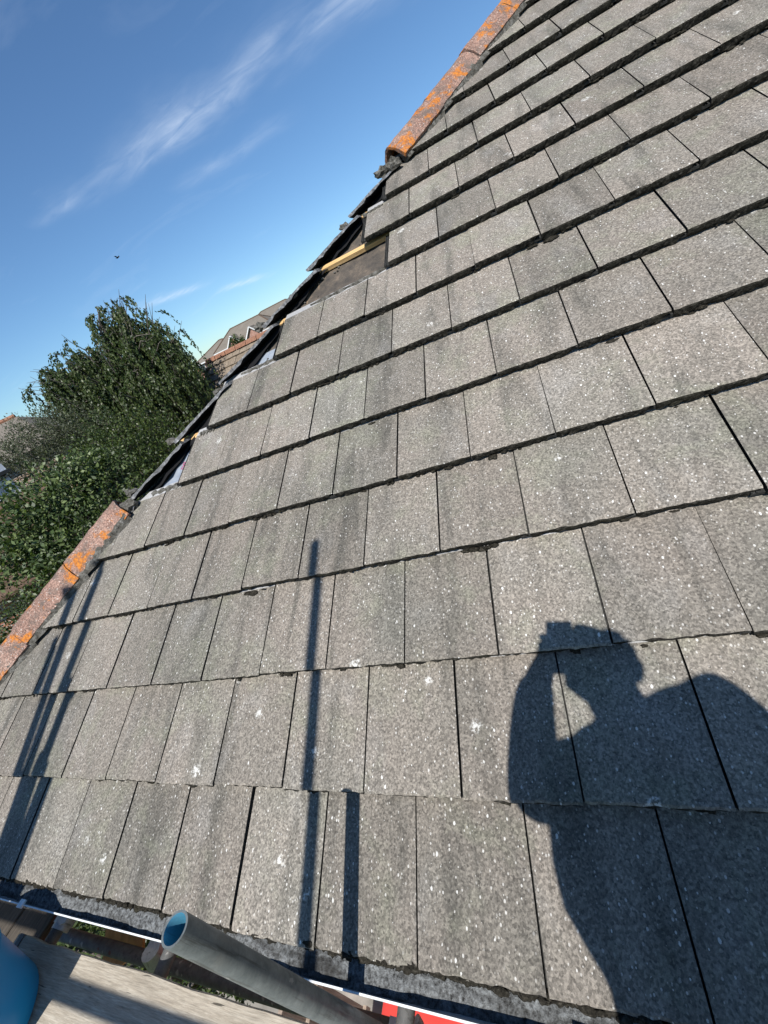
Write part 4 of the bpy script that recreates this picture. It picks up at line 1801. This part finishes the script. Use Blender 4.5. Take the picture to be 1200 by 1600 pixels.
# broad-leaved tree below the birch
bushy('broadleaf_tree', 'bushy broad-leaved tree with pale glossy leaves in front of the birch', 'tree',
      [(-59.5, -.085, 8.6, .75, .55), (-62.5, -.12, 8.3, .7, .55), (-57, -.10, 8.9, .6, .45), (-55.0, -.085, 9.1, .5, .4), (-64.5, -.125, 8.4, .55, .4),
       (-60.5, -.165, 8.0, .7, .45), (-57.5, -.165, 8.2, .6, .5), (-65.5, -.165, 8.0, .45, .35), (-54.0, -.13, 8.8, .55, .45), (-61.5, -.215, 7.6, .55, .4), (-53.3, -.085, 9.2, .4, .35)],
      15500, (.05, .095), .62, 'broad_leaf', 5, .09, 14, .13)
bushy('dark_hedge_tree', 'dense dark green hedge tree below the orange hip tiles', 'tree',
      [(-58.5, -.235, 7.2, .8, .6), (-62.5, -.29, 7.0, .85, .6), (-66.5, -.30, 7.2, .9, .6), (-55.0, -.20, 7.6, .7, .6), (-70.5, -.33, 7.0, .8, .5),
       (-64.0, -.38, 6.6, .9, .6), (-69.0, -.26, 7.9, .7, .5), (-73.5, -.40, 6.8, .8, .5)],
      36000, (.03, .06), .5, 'hedge_leaf', 6, .09, 30, .14)
bushy('yellow_green_shrub', 'yellowish green shrub at the foot of the weeping birch', 'shrub',
      [(-50.5, -.045, 11.5, .8, .6), (-48.0, -.075, 11.0, .8, .7), (-51.5, -.10, 10.5, .8, .6), (-46.5, -.11, 10.6, .8, .6), (-53.0, -.06, 11.4, .6, .5), (-49, -.16, 10, .9, .6)],
      15000, (.04, .075), .55, 'hedge_leaf', 7, .06, 18, .14)
bushy('grey_green_shrub', 'tall grey green shrub left of the birch in front of the far roof', 'shrub',
      [(-56.0, .016, 13.5, .9, .55), (-58.0, .000, 13.2, .9, .5), (-53.6, .012, 13.8, .8, .55), (-59.6, .004, 13.6, .5, .4), (-55.0, -.03, 13.0, .9, .6), (-57.5, -.04, 12.8, .8, .5), (-52.2, -.02, 13.4, .8, .6)],
      21000, (.03, .065), .5, 'shrub_leaf', 8, .07, 22, .16)
# garden plants seen down the gap beside the gutter
bushy('garden_shrub', 'green garden shrub seen far below through the gap beside the gutter', 'shrub',
      [(-88.0, -.78, 6.0, .8, .5), (-85.5, -.9, 5.4, .8, .5), (-86, -1.08, 4.9, .7, .5), (-90, -.7, 6.6, .8, .5), (-84.0, -1.25, 4.4, .6, .5)],
      9000, (.04, .08), .5, 'hedge_leaf', 9, .04, 18, .12)


# ------------------------------------------------------------------ neighbouring houses
def tiled_roof_strip(house_o, origin, ex, es, en, Lx, Ls, gauge, tw, mname, rise=.03, depth_limit=None):
    pass


def neighbour():
    y_r, z_r = CW.y + 13.0, CW.z + .03
    x0 = CW.x - 13.0 * math.tan(R(36.9))
    x1 = x0 + 11.0
    pit = R(35)
    run = 3.9
    h = empty('neighbour_house', ((x0 + x1) / 2, y_r, GZ))
    tag(h, 'neighbouring house with brown tiled roof and orange ridge beside the birch', 'house')
    O = -Vector(h.location)

    def prt(b_, name, mats, par=None):
        o = b_.build(name, mats)
        if par is None:
            o.parent = h
            o.location = O
        else:
            o.parent = par
        return o
    b_ = MB()
    ez = z_r - run * math.tan(pit)
    b_.box((x0 + .2, y_r - run + .3, GZ), (x1, y_r + run - .3, ez))
    b_.add([(x0 + .2, y_r - run + .3, ez), (x0 + .2, y_r + run - .3, ez), (x0 + .2, y_r, z_r - .1)], [(0, 1, 2)])
    prt(b_, 'wall', 'brick_red')
    b_ = MB()
    for sg in (-1, 1):
        b_.add([(x0, y_r, z_r - .05), (x1, y_r, z_r - .05), (x1, y_r + sg * run, ez - .05), (x0, y_r + sg * run, ez - .05)], [(0, 1, 2, 3)])
    rf = prt(b_, 'roof', 'brown_tile')
    # visible tiles near the ridge, one by one
    g, tw = .34, .30
    sl = Vector((0, math.cos(pit), math.sin(pit)))
    up = Vector((0, -math.sin(pit), math.cos(pit)))
    Ls = run / math.cos(pit)
    tm = MB()
    th = .055
    tm.add([(0, 0, 0), (tw - .012, 0, 0), (tw - .012, 0, -th), (0, 0, -th), (0, g + .05, -.05), (tw - .012, g + .05, -.05),
            (tw * .5, 0, .012), (tw * .5, g + .05, -.04)],
           [(0, 3, 2, 1, 6), (0, 6, 7, 4), (6, 1, 5, 7), (0, 4, 3), (1, 2, 5)])
    me = tm.mesh('roof_tile', ['neighbour_tile'])
    nrow = int(Ls / g)
    rr = random.Random(2)
    for row in range(12):
        s_ = Ls - (row + 1) * g
        for i in range(20):
            x = x0 + i * tw + (tw / 2 if row % 2 else 0)
            o = bpy.data.objects.new('roof_tile', me)
            COL.objects.link(o)
            o.parent = rf
            p = Vector((x, y_r, z_r)) - sl * (Ls - s_) + up * (.03 + rr.gauss(0, .003))
            o.matrix_local = Matrix.Translation(p) @ Matrix.Rotation(pit, 4, 'X')
    rest = MB()
    for row in range(nrow):
        s_ = Ls - (row + 1) * g
        xa = x0 + 20 * tw + (tw / 2 if row % 2 else 0) if row < 12 else x0
        p = Vector((0, y_r, z_r)) - sl * (Ls - s_) + up * .03
        q = p + sl * (g + .05) - up * .05
        rest.add([(xa, p.y, p.z), (x1, p.y, p.z), (x1, q.y, q.z), (xa, q.y, q.z), (xa, p.y, p.z - .05), (x1, p.y, p.z - .05)],
                 [(0, 1, 2, 3), (1, 0, 4, 5)])
    o = rest.build('roof_tiles_beyond_view', 'neighbour_tile')
    o.parent = rf
    o['kind'] = 'stuff'
    n_ = int((x1 - x0) / .45)
    for i in range(n_):
        xa = x0 + i * .45
        b_ = MB()
        prof = [(-.13, -.06), (-.09, .03), (0, .07), (.09, .03), (.13, -.06)]
        vs = [(xa, y_r + a, z_r + .03 + c2) for a, c2 in prof] + [(xa + .43, y_r + a, z_r + .03 + c2) for a, c2 in prof]
        b_.add(vs, [(j, j + 5, j + 6, j + 1) for j in range(4)] + [(4, 3, 2, 1, 0), (5, 6, 7, 8, 9)])
        o = b_.build('ridge_tile', 'neighbour_ridge')
        o.parent = rf
    b_ = MB()
    for sg in (-1, 1):
        a = Vector((x0 - .04, y_r, z_r + .0))
        c2 = Vector((x0 - .04, y_r + sg * run, ez))
        b_.add([a, c2, c2 - Vector((0, 0, .2)), a - Vector((0, 0, .2)), a + Vector((.04, 0, 0)), c2 + Vector((.04, 0, 0)),
                c2 + Vector((.04, 0, -.2)), a + Vector((.04, 0, -.2))], [(0, 1, 2, 3), (7, 6, 5, 4), (0, 4, 5, 1), (2, 6, 7, 3)])
    prt(b_, 'bargeboard', 'fence_wood')


neighbour()


def far_house(az, D, width, depth, eave_sl, ridge_sl, yaw, label, hip=1.0, gables=(), chimney=False, wallm='brick_red'):
    c = at(az, D, 0)
    ez, rz = CW.z + D * eave_sl - GZ, CW.z + D * ridge_sl - GZ
    h = empty('house', (c.x, c.y, GZ))
    h.rotation_euler = (0, 0, yaw)
    tag(h, label, 'house', 'distant brick houses')
    w2, d2 = width / 2, depth / 2
    b_ = MB()
    b_.box((-w2, -d2, 0), (w2, d2, ez))
    b_.build('wall', wallm, h)
    b_ = MB()
    o_ = .35
    rl = max(.3, w2 - d2 * hip)
    vs = [(-w2 - o_, -d2 - o_, ez), (w2 + o_, -d2 - o_, ez), (w2 + o_, d2 + o_, ez), (-w2 - o_, d2 + o_, ez), (-rl, 0, rz), (rl, 0, rz)]
    b_.add(vs, [(0, 1, 5, 4), (1, 2, 5), (2, 3, 4, 5), (3, 0, 4), (3, 2, 1, 0)])
    rf = b_.build('roof', 'far_tile', h)
    for (a, e) in ((0, 4), (1, 5), (2, 5), (3, 4), (4, 5)):
        q = MB()
        q.tube([vs[a], vs[e]], .11, 6)
        x = q.build('ridge_line', 'brown_tile', rf)
    b_ = MB()
    b_.box((-w2 - o_ - .03, -d2 - o_ - .03, ez - .22), (w2 + o_ + .03, -d2 - o_ + .03, ez - .02))
    b_.box((-w2 - o_ - .03, -d2 - o_ + .03, ez - .22), (-w2 - o_ + .03, d2 + o_, ez - .02))
    b_.build('fascia', 'render_white', h)
    for i in range(int(width // 2.4)):
        x = -w2 + 1.2 + i * 2.4
        b_ = MB()
        b_.box((x - .55, -d2 - .04, ez - 1.55), (x + .55, -d2 + .02, ez - .45))
        wn = b_.build('window', 'render_white', h)
        b_ = MB()
        b_.box((x - .47, -d2 - .06, ez - 1.47), (x + .47, -d2 - .045, ez - .53))
        b_.build('pane', 'glass', wn)
    for gx, gw, gh in gables:
        b_ = MB()
        y = -d2 - o_ - .5
        b_.add([(gx - gw, y, ez - 2.4), (gx + gw, y, ez - 2.4), (gx + gw, y, ez), (gx, y, ez + gh), (gx - gw, y, ez),
                (gx - gw, 0, ez - 2.4), (gx + gw, 0, ez - 2.4), (gx + gw, 0, ez), (gx, 0, ez + gh), (gx - gw, 0, ez)],
               [(0, 1, 2, 3, 4), (0, 4, 9, 5), (2, 1, 6, 7)])
        b_.build('gable', 'brick_red', h)
        b_ = MB()
        for sg in (-1, 1):
            b_.add([(gx + sg * (gw + .25), y - .2, ez - .2), (gx, y - .2, ez + gh + .06), (gx, 0, ez + gh + .06), (gx + sg * (gw + .25), 0, ez - .2)],
                   [(0, 1, 2, 3) if sg < 0 else (3, 2, 1, 0)])
        b_.build('gable_roof', 'far_tile', h)
        b_ = MB()
        for sg in (-1, 1):
            b_.tube([(gx + sg * (gw + .25), y - .22, ez - .25), (gx, y - .22, ez + gh + .0)], .11, 4)
        b_.build('bargeboard', 'render_white', h)
    if chimney:
        b_ = MB()
        b_.box((-.45, -.3, rz - .6), (.45, .3, rz + 1.0))
        b_.build('chimney', 'brick_red', h)
    return h


far_house(-34.2, 84, 9.0, 9.0, .006, .030, R(8), 'distant hipped brick house right next to the birch, nearly hidden by it', 1.0)
far_house(-30.6, 80, 11.0, 9.0, .010, .040, R(14), 'distant hipped house with two white gabled dormers, second from the birch', .6, ((-1.6, 1.2, 1.3), (1.9, 1.2, 1.3)))
far_house(-26.6, 86, 14.0, 9.5, .014, .044, R(2), 'distant wide hipped house with long white fascia, middle of the row', .9, ((3.6, 1.2, 1.4),))
far_house(-22.8, 88, 11.0, 9.0, .018, .048, R(-4), 'distant hipped house at the right end of the row behind the torn hip', 1.0)
# small tree between the far houses
bushy('small_far_tree', 'small green tree between the distant brick houses', 'tree', [(-32.6, .008, 60, .9, 1.0), (-32.0, .004, 60, .8, .8)],
      1500, (.16, .3), .6, 'hedge_leaf', 31, .08, 10, .25)

# house behind the grey-green shrub at far left
hl = at(-59.5, 24, 0)
h = empty('house', (hl.x, hl.y, GZ))
h.rotation_euler = (0, 0, R(42))
tag(h, 'house with long brown tiled roof behind the shrub at the far left', 'house')
ez, rz = CW.z + 24 * .000 - GZ, CW.z + 24 * .058 - GZ
b_ = MB()
b_.box((-9, -4, 0), (2.6, 4, ez))
b_.build('wall', 'brick_buff', h)
b_ = MB()
b_.add([(-9.4, -4.4, ez), (3.0, -4.4, ez), (3.0, 4.4, ez), (-9.4, 4.4, ez), (-7, 0, rz), (1.2, 0, rz)], [(0, 1, 5, 4), (1, 2, 5), (2, 3, 4, 5), (3, 0, 4), (3, 2, 1, 0)])
rf = b_.build('roof', 'far_tile', h)
b_ = MB()
b_.tube([(-7, 0, rz), (1.2, 0, rz)], .12, 6)
b_.build('ridge_line', 'neighbour_ridge', rf)

# pale outbuilding corner and brown roofed shed at the far left
p = at(-65.5, 12.2, 0)
h = empty('garden_room', (p.x, p.y, GZ))
h.rotation_euler = (0, 0, R(-22))
tag(h, 'pale rendered garden room with grey flat roof at the left edge', 'building')
zt = CW.z + 12.2 * .006 - GZ
b_ = MB()
b_.box((-3, -2.0, 0), (.42, .95, zt - .35))
b_.build('wall', 'render_white', h)
b_ = MB()
b_.box((-3.1, -2.15, zt - .26), (.56, 1.05, zt - .2))
b_.build('roof_edge', 'black_plastic', h)
b_ = MB()
b_.box((-3.1, -2.1, zt - .19), (.5, 1.0, zt - .05))
b_.build('roof', 'grey_lead', h)

p = at(-66.6, 10.0, 0)
h = empty('garden_shed', (p.x, p.y, GZ))
h.rotation_euler = (0, 0, R(35))
tag(h, 'garden outbuilding with dark brown tiled roof behind the broad-leaved tree', 'building')
zt = CW.z + 10 * (-.06) - GZ
b_ = MB()
b_.box((-2.4, -.6, 0), (.9, 2.6, zt - 1.1))
b_.build('wall', 'brick_red', h)
sh = MB()
for i in range(8):
    q0, q1 = i / 8, (i + 1) / 8
    ya, yb_ = -.9 + 1.9 * q0, -.9 + 1.9 * q1
    za, zb = zt - 1.2 + 1.2 * q0, zt - 1.2 + 1.2 * q1
    b_ = MB()
    b_.add([(-2.6, ya, za + .05), (1.1, ya, za + .05), (1.1, yb_ + .05, zb + .03), (-2.6, yb_ + .05, zb + .03), (-2.6, ya, za), (1.1, ya, za)], [(0, 1, 2, 3), (1, 0, 4, 5)])
    b_.build('tile_course', 'brown_tile', h)
b_ = MB()
b_.add([(-2.6, 1.0, zt), (1.1, 1.0, zt), (1.1, 2.9, zt - 1.2), (-2.6, 2.9, zt - 1.2)], [(0, 1, 2, 3)])
b_.build('rear_roof_slope', 'brown_tile', h)

# timber gate below, between wall and garden
g = empty('timber_gate', (-.75, -.15, GZ))
tag(g, 'weathered timber gate glimpsed below the gutter beside the scaffold tube', 'gate')
for i in range(8):
    b_ = MB()
    b_.box((-.02, -.055, 0), (.02, .055, 1.85))
    o = b_.build('plank', 'gate_wood', g)
    o.location = (0, -.42 + i * .115, .04)
b_ = MB()
b_.box((.022, -.5, .35), (.06, .45, .45))
b_.build('rail', 'gate_wood', g)
b_ = MB()
b_.box((.022, -.5, 1.4), (.06, .45, 1.5))
b_.build('rail', 'gate_wood', g)

# ------------------------------------------------------------------ a bird in the sky
bp = at(-39.2, 45, .223)
bird = empty('bird', bp)
tag(bird, 'small dark bird flying in the blue sky above the birch', 'bird')
vs, fs = lump((0, 0, 0), .06, 3, (2.4, .8, .8), 2)
b_ = MB()
b_.add(vs, fs)
b_.add([(-.12, 0, .02), (-.26, .05, .02), (-.26, -.05, .02), (-.12, 0, -.01)], [(0, 1, 2), (3, 2, 1)])
b_.build('body', 'feather', bird, smooth=True)
for sg in (-1, 1):
    b_ = MB()
    b_.add([(.07, sg * .03, .01), (-.07, sg * .03, .01), (-.09, sg * .20, .12), (.03, sg * .22, .13), (-.10, sg * .36, .07)], [(0, 1, 2, 3), (3, 2, 4)])
    b_.add([(.07, sg * .03, .0), (-.07, sg * .03, .0), (-.09, sg * .20, .11), (.03, sg * .22, .12), (-.10, sg * .36, .06)], [(3, 2, 1, 0), (4, 2, 3)])
    b_.build('wing', 'feather', bird)
